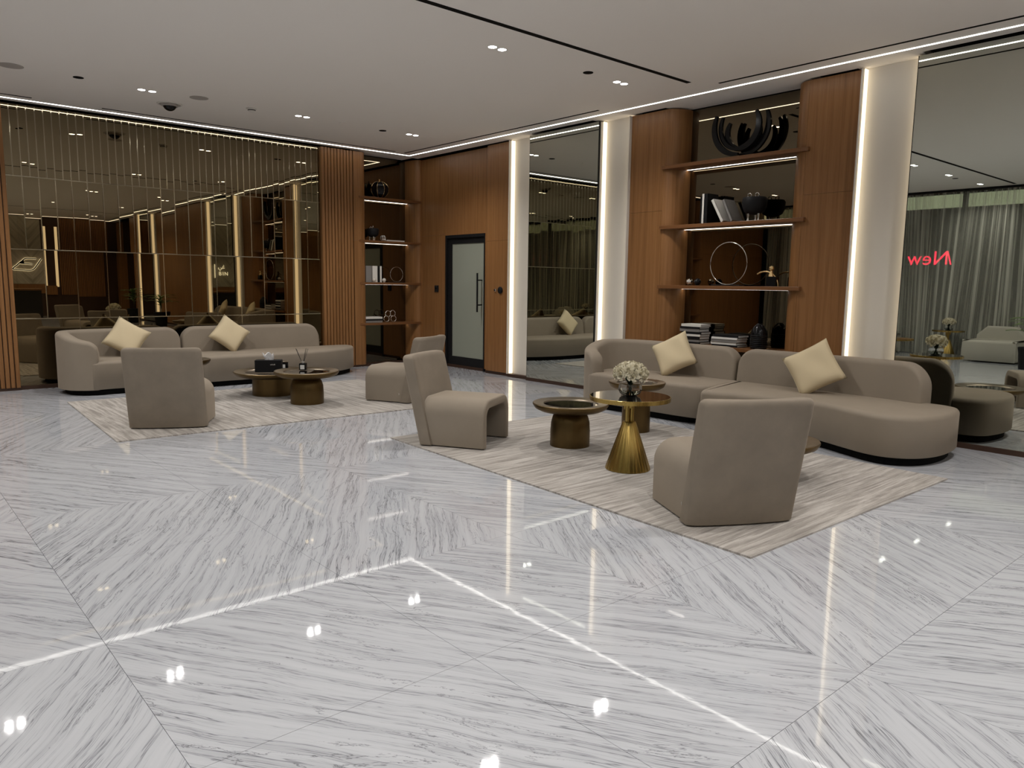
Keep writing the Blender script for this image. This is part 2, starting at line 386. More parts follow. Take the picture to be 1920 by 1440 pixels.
# ---------------------------------------------------------------- wall_back (mirror wall, far left)
wallA = struct(obj('wall_back', B(X0, X1+.1, Y1, Y1+.1, 0, CEIL+.2), 'void'), 'far wall of tall bronze mirror panels between slatted timber ends', 'wall')
pan_rows = [(2.82, 3.735, .09574, 47), (1.875, 2.82, .19148, 24), (.955, 1.875, .38296, 12), (.05, .955, .76592, 6)]
for z0, z1, wd, n in pan_rows:
    for k in range(n):
        xa = 1.61+k*wd; xb = min(xa+wd, 6.10)
        if xb-xa < .03: continue
        cx, cz = (xa+xb)/2, (z0+z1)/2; hw, hh = (xb-xa)/2-.0008, (z1-z0)/2-.0008; e = .0055
        bm = bmesh.new()
        loops(bm, [[(-hw, .012, -hh), (hw, .012, -hh), (hw, .012, hh), (-hw, .012, hh)], [(-hw, .0012, -hh), (hw, .0012, -hh), (hw, .0012, hh), (-hw, .0012, hh)],
                   [(-hw+e, 0, -hh+e), (hw-e, 0, -hh+e), (hw-e, 0, hh-e), (-hw+e, 0, hh-e)]])
        o = obj('mirror_panel', bm, 'mirror_bronze', wallA, loc=(cx, YA, cz)); o.data.materials.append(MT['mirror_edge'])
        for p in o.data.polygons:
            if p.area < hw*hh*3.0: p.material_index = 1
        s = .0016 if wd < .3 else .0012
        o.rotation_euler = (random.gauss(0, s), random.gauss(0, s*.9), random.gauss(0, s))
obj('mirror_backing', B(1.60, 6.11, YA+.025, YA+.05, .04, 3.74), 'void', wallA)
def slats(xa, n, p, yf, parent, name='slat', depth=.03):
    me = None
    for k in range(n):
        x = xa+k*p
        if me is None:
            bm = bevel(B(0, p*.82, 0, depth, 0, 3.70), .006, 2); o = obj(name, bm, 'wood', parent, loc=(x, yf, .035)); me = o.data
        else:
            o = bpy.data.objects.new(name, me); COL.objects.link(o); o.parent = parent; o.location = (x, yf, .035)
YS = 11.835
slats(6.075, 10, .0585, YS, wallA)
slats(1.61-.0585*11+.0152, 11, .0585, YS, wallA)
obj('slat_backing', B(6.07, 6.665, YS+.03, YS+.05, .035, 3.735), 'darkbrown', wallA)
obj('slat_backing', B(.96, 1.61, YS+.03, YS+.05, .035, 3.735), 'darkbrown', wallA)
obj('slat_return', B(6.066, 6.074, YS+.005, YA+.02, .035, 3.735), 'wood', wallA)
obj('slat_return', B(1.606, 1.614, YS+.005, YA+.02, .035, 3.735), 'wood', wallA)
def qround(x0, y0, x1, y1, axis, n=12):
    """convex quarter curve: leaves (x0,y0) along the wall and ends at (x1,y1) going into the wall"""
    out = []
    for k in range(n+1):
        t = k/n*PI/2
        if axis == 'x': out.append((x0+(x1-x0)*math.sin(t), y0+(y1-y0)*(1-math.cos(t))))
        else: out.append((x0+(x1-x0)*(1-math.cos(t)), y0+(y1-y0)*math.sin(t)))
    return out
def zsplit(pts_back, pts, z0, z1, joints, parent, name='timber_panel', smooth=40):
    zs = [z0]+list(joints)+[z1]
    for a, b in zip(zs, zs[1:]):
        bm = prism_plan(pts+pts_back, a+.0012, b-.0012); obj(name, bm, 'wood', parent, smooth)
ZT = 3.735
# panels right of the slats, rounded pillars of the niche
zsplit([(6.79, 12.19), (6.665, 12.19)], [(6.665, YS), (6.79, YS)], .035, ZT, (2.22,), wallA)
zsplit([(6.98, 12.19), (6.793, 12.19)], [(6.793, YS)]+qround(6.82, YS, 6.98, 12.16, 'x'), .035, ZT, (), wallA)
zsplit([(8.10, 12.19), (7.93, 12.19)], qround(8.06, YS, 7.93, 12.16, 'x')[::-1]+[(8.10, YS)], .035, ZT, (), wallA)
obj('niche_mirror', B(6.97, 7.94, 12.165, 12.175, .03, ZT), 'mirror_dark', wallA)
obj('skirting', B(6.06, 6.98, YS+.012, YS+.03, 0, .035), 'darkbrown', wallA)
obj('skirting', B(.3, 1.62, YS+.012, YS+.03, 0, .035), 'darkbrown', wallA)
obj('skirting', B(1.62, 6.06, YA-.02, YA+.02, 0, .05), 'darkbrown', wallA)
obj('skirting', B(6.98, 7.93, 12.12, 12.165, 0, .03), 'darkbrown', wallA)
obj('skirting', B(7.93, 8.1, YS+.012, YS+.03, 0, .035), 'darkbrown', wallA)
# left part of the same wall, out of frame but seen in the mirrors
zsplit([(.96, 12.19), (.80, 12.19)], qround(.85, YS, .74, 12.16, 'x')[::-1]+[(.96, YS)], .035, ZT, (), wallA)
obj('niche_mirror', B(-.2, .80, 12.165, 12.175, .03, ZT), 'mirror_dark', wallA)
zsplit([(-.18, 12.19), (-.40, 12.19)], [(-.40, YS)]+qround(-.34, YS, -.18, 12.16, 'x'), .035, ZT, (), wallA)
zsplit([(-.402, 12.0), (-1.7, 12.0)], [(-1.7, YS), (-.402, YS)], .02, ZT, (2.36,), wallA)
zsplit([(-1.702, 12.0), (X0, 12.0)], [(X0, YS), (-1.702, YS)], .02, ZT, (2.36,), wallA)

# ---------------------------------------------------------------- wall_right
wallB = struct(obj('wall_right', B(X1+.06, X1+.16, Y0, Y1, 0, CEIL+.2), 'void'), 'right wall of timber panels, lit columns, tall mirrors and a shelf niche', 'wall')
PX = 8.0; MX = 7.925; BXK = 8.35
def panel(y0, y1, x=PX, joints=(), z0=.05, z1=ZT): 
    zsplit([(BXK, y1), (BXK, y0)], [(x, y0), (x, y1)], z0, z1, joints, wallB)
# door bay
DW = 8.09; DY0, DY1, DZ = 9.97, 11.10, 2.345
obj('timber_panel', B(DW, BXK, DY1+.002, 11.86, .05, 2.36), 'wood', wallB)
obj('timber_panel', B(DW, BXK, DY1+.002, 11.86, 2.363, ZT), 'wood', wallB)
obj('timber_panel', B(DW, BXK, DY0-.1, DY1, DZ+.002, ZT), 'wood', wallB)
obj('timber_panel', B(DW, BXK, 9.86, DY0-.002, .05, DZ), 'wood', wallB)
# timber pillar with rounded edge
pts = [(8.0, 9.235)]+qround(8.0, 9.80, 8.10, 9.87, 'y', 8)[:]
zsplit([(BXK, 9.87), (BXK, 9.235)], [(8.0, 9.235), (8.0, 9.80)]+[(8.0+.09*(1-math.cos(t/8*PI/2)), 9.80+.06*math.sin(t/8*PI/2)) for t in range(1, 9)], .05, ZT, (2.20,), wallB)
def light_column(y0, y1):
    c = obj('light_column', B(8.075, 8.11, y0, y1, .05, CEIL), 'white', wallB)
    # shallow convex face
    bm = bmesh.new(); n = 16; pts = []
    for k in range(n+1):
        t = -1+2*k/n; pts.append((8.075-.012*(1-t*t), y0+(y1-y0)*k/n))
    loops(bm, [[(x, y, .05) for x, y in pts]+[(8.10, y1, .05), (8.10, y0, .05)], [(x, y, CEIL) for x, y in pts]+[(8.10, y1, CEIL), (8.10, y0, CEIL)]])
    obj('curved_face', bm, 'white', c, 40)
    for s, y in ((1, y1), (-1, y0)):
        obj('led_strip', B(8.0, 8.075, y-.006 if s > 0 else y, y if s > 0 else y+.006, .055, CEIL-.01), 'led_warm', c)
        obj('side_return', B(7.955, 8.11, y if s > 0 else y-.012, y+.012 if s > 0 else y, .05, ZT), 'white' , c)
for y0, y1 in ((8.72, 9.22), (6.79, 7.29), (3.17, 3.71), (1.0, 1.53), (-4.2, -3.7), (-6.1, -5.6)): light_column(y0, y1)
for y0, y1 in ((7.305, 8.705), (1.545, 3.155), (-5.585, -4.215)):
    o = obj('wall_mirror', B(MX, MX+.03, y0, y1, .05, ZT), 'mirror_grey', wallB)
    obj('mirror_edge', B(MX+.001, 8.1, y0-.008, y0-.001, .05, ZT), 'black', o); obj('mirror_edge', B(MX+.001, 8.1, y1+.001, y1+.008, .05, ZT), 'black', o)
panel(6.225, 6.775, joints=(2.47,))
def rpil(ya, yb, sgn):
    pts = [(8.0+.30*(1-math.cos(t/12*PI/2)), ya+(yb-ya)*math.sin(t/12*PI/2)) for t in range(13)]
    if sgn > 0: zsplit([(BXK, yb), (BXK, ya)], pts, .05, ZT, (), wallB)
    else: zsplit([(BXK, yb), (BXK, ya)], pts, .05, ZT, (), wallB)
rpil(6.222, 6.03, -1); rpil(4.298, 4.515, 1)
panel(3.725, 4.295, joints=(2.52,))
obj('niche_mirror', B(8.305, 8.315, 4.50, 6.05, .03, ZT), 'mirror_dark', wallB)
panel(-1.1, .985, joints=(2.47,)); panel(-3.2, -1.103, joints=(2.47,)); panel(-3.69, -3.203); panel(-6.9, -6.115)
obj('niche_back', B(8.30, 8.31, -9.0, -6.9, .03, ZT), 'blackgloss', wallB); panel(Y0, -9.0)
obj('skirting', B(PX+.02, PX+.08, 3.2, 9.85, 0, .05), 'darkbrown', wallB)
obj('skirting', B(PX-.02, PX+.02, 8.70, 9.23, 0, .05), 'darkbrown', wallB)
obj('skirting', B(MX-.01, MX+.05, 7.29, 8.71, 0, .05), 'darkbrown', wallB)
obj('skirting', B(MX-.01, MX+.05, 1.0, 3.19, 0, .05), 'darkbrown', wallB)
obj('skirting', B(PX+.02, PX+.08, Y0, 1.0, 0, .05), 'darkbrown', wallB)
obj('skirting', B(DW+.02, DW+.08, 9.85, 11.86, 0, .05), 'darkbrown', wallB)

# door
door = struct(empty('door_1', (DW, (DY0+DY1)/2, 0)), 'black framed frosted glass door with long black pull handle', 'door')
def dpart(name, a, mat, par=None):
    p = par or door
    o = obj(name, B(a[0]-DW, a[1]-DW, a[2]-(DY0+DY1)/2, a[3]-(DY0+DY1)/2, a[4], a[5]), mat, p); return o
dpart('door_frame', (DW-.005, DW+.12, DY1-.045, DY1, 0, DZ), 'black'); dpart('door_frame', (DW-.005, DW+.12, DY0, DY0+.03, 0, DZ), 'black'); dpart('door_frame', (DW-.005, DW+.12, DY0+.03, DY1-.045, DZ-.05, DZ), 'black')
dpart('stile', (DW+.03, DW+.07, DY1-.155, DY1-.047, .01, DZ-.052), 'black'); dpart('stile', (DW+.03, DW+.07, DY0+.032, DY0+.05, .01, DZ-.052), 'black')
dpart('rail', (DW+.03, DW+.07, DY0+.05, DY1-.155, DZ-.15, DZ-.052), 'black'); dpart('rail', (DW+.03, DW+.07, DY0+.05, DY1-.155, .01, .20), 'black')
dpart('glass_pane', (DW+.045, DW+.055, DY0+.05, DY1-.155, .20, DZ-.15), 'doorglass')
h = empty('pull_handle', (0, 0, 0)); h.parent = door
hb = tube([(DW-.06-DW, DY0+.13-(DY0+DY1)/2, 1.02), (DW-.06-DW, DY0+.13-(DY0+DY1)/2, 1.68)], .016, 10)
for z in (1.14, 1.56): tube([(-.06, DY0+.13-(DY0+DY1)/2, z), (.045, DY0+.13-(DY0+DY1)/2, z)], .01, 8, hb)
bpy.data.objects.remove(h); obj('pull_handle', hb, 'black', door, 40)

# ---------------------------------------------------------------- window wall on the left (seen in the mirrors)
wallL = struct(obj('wall_left', B(X0-.25, X0-.2, Y0, Y1, 3.7, CEIL+.2), 'void'), 'dark head above the glazed street side', 'wall')
win = struct(empty('window_1', (X0-.1, 1, 0)), 'full height street window behind sheer curtains', 'window')
for k, y in enumerate((-9.2, -6.6, -4.0, -1.4, 1.2, 3.8, 6.4, 9.0, 11.6)):
    obj('mullion', B(-.04, .04, y-1.05, y-.95, 0, 3.7), 'black', win)
    if k: obj('glass_pane', B(-.006, .006, y-1-2.6+.05, y-1.05, 0, 3.7), 'windowglass', win)
bm = bmesh.new(); n = 640; top = []; 
rng = random.Random(3); ph = 0
for k in range(n+1):
    y = -8.8+k*(20.4/n); ph += .20*(1+.5*math.sin(y*1.7)); x = X0+.16+.06*math.sin(ph)+.02*math.sin(ph*.37+1)
    top.append((x, y))
vr = [[bm.verts.new((x, y, z)) for x, y in top] for z in (.015, 3.72)]
for k in range(n): bm.faces.new((vr[0][k], vr[0][k+1], vr[1][k+1], vr[1][k]))
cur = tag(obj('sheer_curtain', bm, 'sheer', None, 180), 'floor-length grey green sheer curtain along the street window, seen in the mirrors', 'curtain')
obj('curtain_track', B(X0+.05, X0+.27, -8.9, 11.7, 3.70, 3.748), 'black', ceiling)
st = struct(obj('ground_outside', B(-14, X0-.25, -14, 20, -.14, -.05), 'outside'), 'dark pavement beyond the window', 'ground')
tag(obj('street_facade', B(-13.2, -13, -14, 22, -.05, 7), 'outside'), 'dark street facade beyond the curtained window', 'building')
tag(obj('canopy_glow_strip', B(-4.6, -4.5, -12, 16, 3.50, 3.90), 'canopy'), 'pale yellow canopy strip above the street window, its lighting put in as glow', 'canopy')
def text(s, size, mat, name, font_align='CENTER', extrude=.004):
    cu = bpy.data.curves.new('txt', 'FONT'); cu.body = s; cu.size = size; cu.align_x = font_align; cu.align_y = 'CENTER'; cu.extrude = extrude
    o = bpy.data.objects.new('txt', cu); COL.objects.link(o); dg = bpy.context.evaluated_depsgraph_get()
    me = bpy.data.meshes.new_from_object(o.evaluated_get(dg)); bpy.data.objects.remove(o)
    me.materials.clear(); me.materials.append(MT[mat]); r = bpy.data.objects.new(name, me); COL.objects.link(r); return r
t = empty('neon_sign', (-5.4, 7.95, 2.30), PI/2)
for ch, dx, sz in (('/', -.62, .5), ('N', -.42, .5), ('e', -.09, .5), ('w', .22, .5), ('/', .62, .4), ('l', .95, .4)):
    c = text(ch, sz, 'sign_red', 'letter'); c.parent = t; c.location = (dx, 0, 0); c.rotation_euler = (PI/2, 0, 0)
tag(t, 'glowing red letters beyond the curtain, mirrored in the wall mirror', 'sign')

# ---------------------------------------------------------------- wall behind the camera (seen in the mirrors)
wallF = struct(obj('wall_front', B(X0, X1, Y0-.1, Y0, 0, CEIL+.2), 'darkbrown'), 'reception wall of beige marble slabs behind the camera', 'wall')
for k in range(5): obj('marble_slab', B(1.0+.9*k+.002, 1.0+.9*(k+1)-.002, Y0, Y0+.03, 1.2, ZT), 'slab', wallF)
obj('timber_panel', B(1.0, 6.0, Y0, Y0+.05, .85, 1.19), 'wood', wallF)
obj('timber_panel', B(X0, .98, Y0, Y0+.05, .05, ZT), 'wood', wallF)
for x in (5.60, 5.98):
    o = obj('light_column', B(x, x+.09, Y0, Y0+.03, 1.15, 3.4), 'led_warm', wallF)
obj('timber_panel', B(6.13, 7.95, Y0, Y0+.02, .05, ZT), 'darkbrown', wallF)
me = None
for k in range(26):
    x = 6.14+k*.0585
    if x > 7.85: break
    if me is None: o = obj('slat', B(0, .04, 0, .03, .85, ZT), 'wood', wallF, loc=(x, Y0+.02, 0)); me = o.data
    else: o = bpy.data.objects.new('slat', me); COL.objects.link(o); o.parent = wallF; o.location = (x, Y0+.02, 0)
desk = tag(empty('reception_desk', (3.4, -7.2, 0)), 'dark marble reception desk with timber top behind the camera, seen in the bronze mirror', 'desk')
obj('desk_front', B(-1.6, 1.6, 0, .12, .03, 1.0), 'darkmarble', desk); obj('desk_end', B(-1.6, -1.45, -.7, 0, .03, 1.0), 'darkmarble', desk); obj('desk_end', B(1.45, 1.6, -.7, 0, .03, 1.0), 'darkmarble', desk)
obj('desk_top', B(-1.65, 1.65, -.72, .16, 1.0, 1.06), 'wood', desk); obj('desk_plinth', B(-1.55, 1.55, -.65, .1, 0, .03), 'black', desk)
# emblem on the marble: open ribbon strokes with lit outline
em = tag(empty('wall_emblem', (0, Y0+.05, 0)), 'black ribbon emblem with lit outline on the marble wall, seen in the bronze mirror', 'sign')
def stroke(pts, w, mat, y0, y1):
    """ribbon in the x-z plane; pts run in the reader's left-right order (x decreasing)"""
    P2 = [(5.42-.92*px, 1.70+.44*pz) for px, pz in pts]; L, Rr = [], []
    for i, p in enumerate(P2):
        a, b = P2[max(i-1, 0)], P2[min(i+1, len(P2)-1)]; tx, tz = b[0]-a[0], b[1]-a[1]; l = math.hypot(tx, tz)
        L.append((p[0]-tz/l*w, p[1]+tx/l*w)); Rr.append((p[0]+tz/l*w, p[1]-tx/l*w))
    out = L+Rr[::-1]; bm = bmesh.new(); return loops(bm, [[(x, y0, z) for x, z in out], [(x, y1, z) for x, z in out]])
s1 = catmull([(0, .98), (.06, .8), (.2, .35), (.3, .1), (.42, .0), (.7, .02), (.96, .06), (1.0, .12), (.95, .25), (.85, .42), (.78, .58), (.70, .62)], 4, False)
s2 = catmull([(.18, .97), (.45, 1.0), (.58, .95), (.68, .75), (.76, .60), (.6, .56), (.32, .52)], 4, False)
for s in (s1, s2):
    obj('lit_outline', stroke(s, .027, 'sign_white', .0, .012), 'sign_white', em); obj('black_ribbon', stroke(s, .019, 'black', .012, .03), 'black', em)
sg = tag(empty('wall_lettering', (0, Y0+.05, 0)), 'white lit lettering with a vertical bar on the marble wall, seen in the mirrors', 'sign')
obj('bar', B(3.92, 3.945, 0, .02, 1.62, 2.2), 'sign_white', sg)
for ch, dx in (('B', 0), ('I', .16), ('N', .24)):
    a = text(ch, .22, 'sign_white', 'letter', 'LEFT'); a.parent = sg; a.location = (3.82-dx, .01, 1.76); a.rotation_euler = (PI/2, 0, PI)
try:
    a = text('\uFEF2\uFECF', .24, 'sign_white', 'letters', 'LEFT'); a.parent = sg; a.location = (3.84, .01, 2.06); a.rotation_euler = (PI/2, 0, PI)
except Exception: pass

# ================================================================== CEILING FITTINGS
def twin():
    r = empty('twin_downlight'); 
    for dx in (0, .12):
        obj('trim', lathe([(.052, 0), (.052, -.004), (.042, -.004), (.040, 0)], 24, (dx, 0, 0)), 'offwhite', r, 40)
        obj('lens', lathe([(.040, -.0005), (.040, -.003), (.0, -.003)], 20, (dx, 0, 0)), 'lamp', r)
    return r
tw = twin(); first = True
names = {(6.6, 10.0): 'twin recessed downlight in the ceiling nearest the far room corner', (4.8, 10.0): 'twin recessed downlight between the smoke detector and the corner downlight', (2.8, 10.0): 'twin recessed downlight left of the ceiling dome camera',
         (4.8, 5.83): 'largest twin recessed downlight beside the long black ceiling slot', (6.6, 5.83): 'twin recessed downlight by the right end of the long black slot'}
for x in LX:
    for y in LY:
        o = tw if first else copy_tree(tw); first = False; o.location = (x, y, CEIL)
        tag(o, names.get((x, y), 'twin recessed downlight out of direct view, mirrored as a small bright pair'), 'light', 'twin ceiling downlights')
def disc(name, x, y, r, mat, label, cat, group=None, h=.004):
    o = obj(name, lathe([(r, 0), (r, -h), (r*.9, -h-.001), (0, -h-.001)], 28), mat, None, 30, (x, y, CEIL)); return tag(o, label, cat, group)
disc('ceiling_port', 2.115, 9.92, .055, 'void', 'small black round ceiling opening left of the left downlight', 'vent', 'black ceiling openings')
disc('ceiling_port', 6.10, 5.80, .055, 'void', 'small black round ceiling opening beside the right slot-end downlight', 'vent', 'black ceiling openings')
disc('ceiling_port', 6.165, 10.05, .055, 'void', 'small black round ceiling opening by the corner downlight', 'vent', 'black ceiling openings')
for x, y, l in ((-1.2, 5.9, 'out of direct view by the window side'),): disc('ceiling_port', x, y, .055, 'void', 'small black round ceiling opening '+l, 'vent', 'black ceiling openings')
disc('ceiling_speaker', 3.447, 9.93, .11, 'grey', 'round grey ceiling speaker right of the dome camera', 'speaker', 'ceiling speakers')
disc('ceiling_speaker', 1.47, 9.90, .12, 'grey', 'round grey ceiling speaker at the left edge of the ceiling', 'speaker', 'ceiling speakers')
disc('ceiling_speaker', 7.025, 10.10, .12, 'ceiling', 'round white ceiling speaker right of the corner downlight', 'speaker', 'ceiling speakers')
disc('sprinkler', 5.473, 10.0, .05, 'ceiling', 'tiny flush white sprinkler cover before the corner downlight', 'sprinkler', None, .006)
cm = tag(empty('dome_camera', (3.283, 10.54, CEIL)), 'recessed security dome camera with dark lens in the ceiling', 'camera')
obj('ring', lathe([(.155, 0), (.155, -.008), (.135, -.012), (.13, 0)], 32), 'offwhite', cm, 40); obj('recess', lathe([(.13, -.001), (.13, -.004), (0, -.004)], 28), 'grey', cm)
obj('dome', lathe([(.085*math.cos(a/8*PI/2), -.004-.085*math.sin(a/8*PI/2)) for a in range(9)], 24), 'blackgloss', cm, 60)
obj('housing', lathe([(.10, -.004), (.10, -.03), (.088, -.034), (.08, -.004)], 28), 'grey', cm, 40)
sm = tag(empty('smoke_detector', (4.154, 10.02, CEIL)), 'small white smoke detector on the ceiling', 'smoke detector')
obj('base', lathe([(.07, 0), (.07, -.012), (.055, -.014), (.05, 0)], 28), 'offwhite', sm, 40); obj('sensor_head', lathe([(.05, -.012), (.046, -.04), (.03, -.05), (0, -.052)], 24), 'offwhite', sm, 40)
obj('vents', lathe([(.0505, -.022), (.0505, -.030), (.045, -.032), (.045, -.02)], 16), 'black', sm)

# ================================================================== SOFAS
def back_sweep(path, h0, zt=.07, t0=.17, r0=.0, r1=.0, hstart=None, hlen=.9):
    """upholstered back: path = outer (rear) plan line; inner side lies to its right"""
    P = [Vector(p) for p in path]; n = len(P); S = [0]
    for a, b in zip(P, P[1:]): S.append(S[-1]+(b-a).length)
    L = S[-1]; rings = []
    for i, p in enumerate(P):
        t = (P[min(i+1, n-1)]-P[max(i-1, 0)]).normalized(); nrm = Vector((t.y, -t.x)); s = S[i]
        h = h0
        if hstart is not None and s < hlen:
            k = s/hlen; k = k*k*(3-2*k); h = hstart+(h0-hstart)*k
        if r0 and s < r0: h = h-r0+math.sqrt(max(r0*r0-(r0-s)**2, 0))
        if r1 and L-s < r1: h = h-r1+math.sqrt(max(r1*r1-(r1-(L-s))**2, 0))
        e = min(s, L-s); q = 1.0
        ed = .03
        sh = ed-math.sqrt(max(ed*ed-(ed-min(e, ed))**2, 0)) if e < ed else 0
        o, tt = sh, t0-sh
        r = min(.055, (tt-o)*.42); sec = [(o, zt), (o, h-r)]
        for k in range(1, 6): a = k/6*PI/2; sec.append((o+r*(1-math.cos(a)), h-r+r*math.sin(a)))
        sec.append(((o+tt)/2, h+.002))
        tb = tt+.05
        for k in range(1, 6): a = PI/2-k/6*PI/2; sec.append((tt-r*(1-math.cos(a)), h-r+r*math.sin(a)))
        sec += [(tt, h-r), (tt+.03, (h-r)*.6+zt*.4), (tb, zt)]
        rings.append([(p.x+nrm.x*d, p.y+nrm.y*d, z) for d, z in sec])
    return loops(bmesh.new(), rings)
def sub_path(pts, n=10): return catmull(pts, n, False)
def sofa(name, loc, rz, L1, out2, back2, label, ext=0):
    """local frame: u along the sofa, v from rear line to the front"""
    root = empty(name, loc, rz); tag(root, label, 'sofa', 'curved two-piece sofas')
    F = lambda pts: [(u, -v) for u, v in pts]
    arm = [(.40, 1.0), (.24, .94), (.11, .82), (.045, .64), (.03, .45), (.09, .25), (.24, .10), (.46, .03), (.75, .0), (L1*.7, .0), (L1-.3, .0), (L1-.1, .0), (L1-.012, .0)]
    path = sub_path(F(arm), 8)
    obj('backrest', back_sweep(path, .81, r0=.13, r1=.20, hstart=.69, hlen=.8), 'velvet', root, 50)
    s1 = [(.34, .985), (.55, .985), (.9, .98), (L1-.45, .97), (L1-.2+ext, .955), (L1-.05+ext*1.3, .90), (L1+.0+ext*1.2, .75), (L1-.002+ext*.45, .4), (L1-.01, .12), (L1*.5, .10), (.5, .12), (.25, .25), (.17, .5), (.2, .78)]
    obj('seat', soft_block(catmull(F(s1), 6), .075, .435, .042), 'velvet', root, 50)
    pl = inset(catmull(F([(.34, .98), (L1*.5, .97), (L1-.1, .9), (L1-.05, .4), (L1-.08, .03), (.5, .03), (.14, .2), (.06, .5), (.12, .8)]), 5), .05)
    obj('plinth', prism_plan(pl, .0, .078), 'plinth', root)
    obj('seat', soft_block(catmull(F(out2), 6), .075, .435, .045), 'velvet', root, 50)
    obj('backrest', back_sweep(sub_path(F(back2), 8), .81, r0=.20, r1=.24), 'velvet', root, 50)
    obj('plinth', prism_plan(inset(catmull(F(out2), 5), .06), .0, .078), 'plinth', root)
    return root
A1 = 1.70
outA = [(A1+.02, .98), (A1+.3, 1.03), (A1+.8, 1.035), (A1+1.3, 1.035), (A1+1.7, 1.0), (A1+2.1, .88), (A1+2.45, .68), (A1+2.7, .42), (A1+2.74, .24), (A1+2.6, .12), (A1+2.2, .10), (A1+1.2, .10), (A1+.2, .10), (A1+.01, .12), (A1+.005, .5)]
backA = [(A1+.012, 0), (A1+.1, 0), (A1+.3, 0), (A1+1.0, 0), (A1+1.7, .0), (A1+2.0, .01), (A1+2.15, .03), (A1+2.23, .05)]
sofa('curved_sofa', (1.92, 11.72, 0), 0, A1, outA, backA, 'taupe velvet curved sofa in front of the bronze mirror panels')
B1 = 1.88
outB = [(B1+.02, .40), (B1+.10, .8), (B1+.22, 1.16), (B1+.36, 1.19), (B1+.7, 1.07), (B1+1.1, .97), (B1+1.4, .985), (B1+1.7, 1.11), (B1+1.95, 1.21), (B1+2.15, 1.21), (B1+2.33, 1.07), (B1+2.42, .8), (B1+2.41, .42), (B1+2.3, .16), (B1+1.9, .10), (B1+1.0, .10), (B1+.2, .10), (B1+.03, .12)]
backB = [(B1+.012, 0), (B1+.1, 0), (B1+.3, 0), (B1+1.0, 0), (B1+1.6, .02), (B1+1.85, .05), (B1+2.0, .08), (B1+2.08, .10)]
sofa('curved_sofa', (7.76, 6.64, 0), -PI/2, B1, outB, backB, 'taupe velvet curved sofa in front of the timber shelf niche', .085)

# cushions
def pillow(sz=.43, th=.075, n=14):
    bm = bmesh.new(); G = {}
    for side in (1, -1):
        for i in range(n+1):
            for j in range(n+1):
                u, v = -1+2*i/n, -1+2*j/n
                pin = 1-.07*(1-u*u)*abs(v)**3; pin2 = 1-.07*(1-v*v)*abs(u)**3
                h = th*((1-u**4)*(1-v**4))**.45*(1+.08*math.sin(5*u+3*v)*side)
                edge = i in (0, n) or j in (0, n)
                key = (i, j, 0 if edge else side)
                if key not in G: G[key] = bm.verts.new((u*sz/2*pin2, side*h if not edge else 0, v*sz/2*pin))
        for i in range(n):
            for j in range(n):
                q = [G[(a, b, 0 if (a in (0, n) or b in (0, n)) else side)] for a, b in ((i, j), (i+1, j), (i+1, j+1), (i, j+1))]
                if len(set(q)) >= 3:
                    try: bm.faces.new(q)
                    except ValueError: pass
    return bm
def cushion(loc, face, roll, lean, label, sz=.46):
    """face: azimuth the front looks to; roll in the cushion plane; lean back"""
    o = obj('throw_cushion', pillow(sz), 'cushion', None, 180); tag(o, label, 'cushion', 'cream throw cushions')
    o.matrix_world = Matrix.Translation(loc) @ Matrix.Rotation(face-PI/2+PI, 4, 'Z') @ Matrix.Rotation(-lean, 4, 'X') @ Matrix.Rotation(roll, 4, 'Y')
    return o
cushion((2.82, 11.33, .695), math.radians(-100), math.radians(33), math.radians(22), 'cream throw cushion on the left sofa behind the turned-away chair')
cushion((4.28, 11.42, .69), math.radians(-92), math.radians(40), math.radians(22), 'cream throw cushion on the left sofa above the tissue box')
cushion((7.40, 5.50, .69), math.radians(195), math.radians(-30), math.radians(24), 'cream throw cushion on the right sofa nearest the flower vase')
cushion((7.36, 3.72, .69), math.radians(195), math.radians(-32), math.radians(22), 'cream throw cushion on the right sofa near its open end', .48)

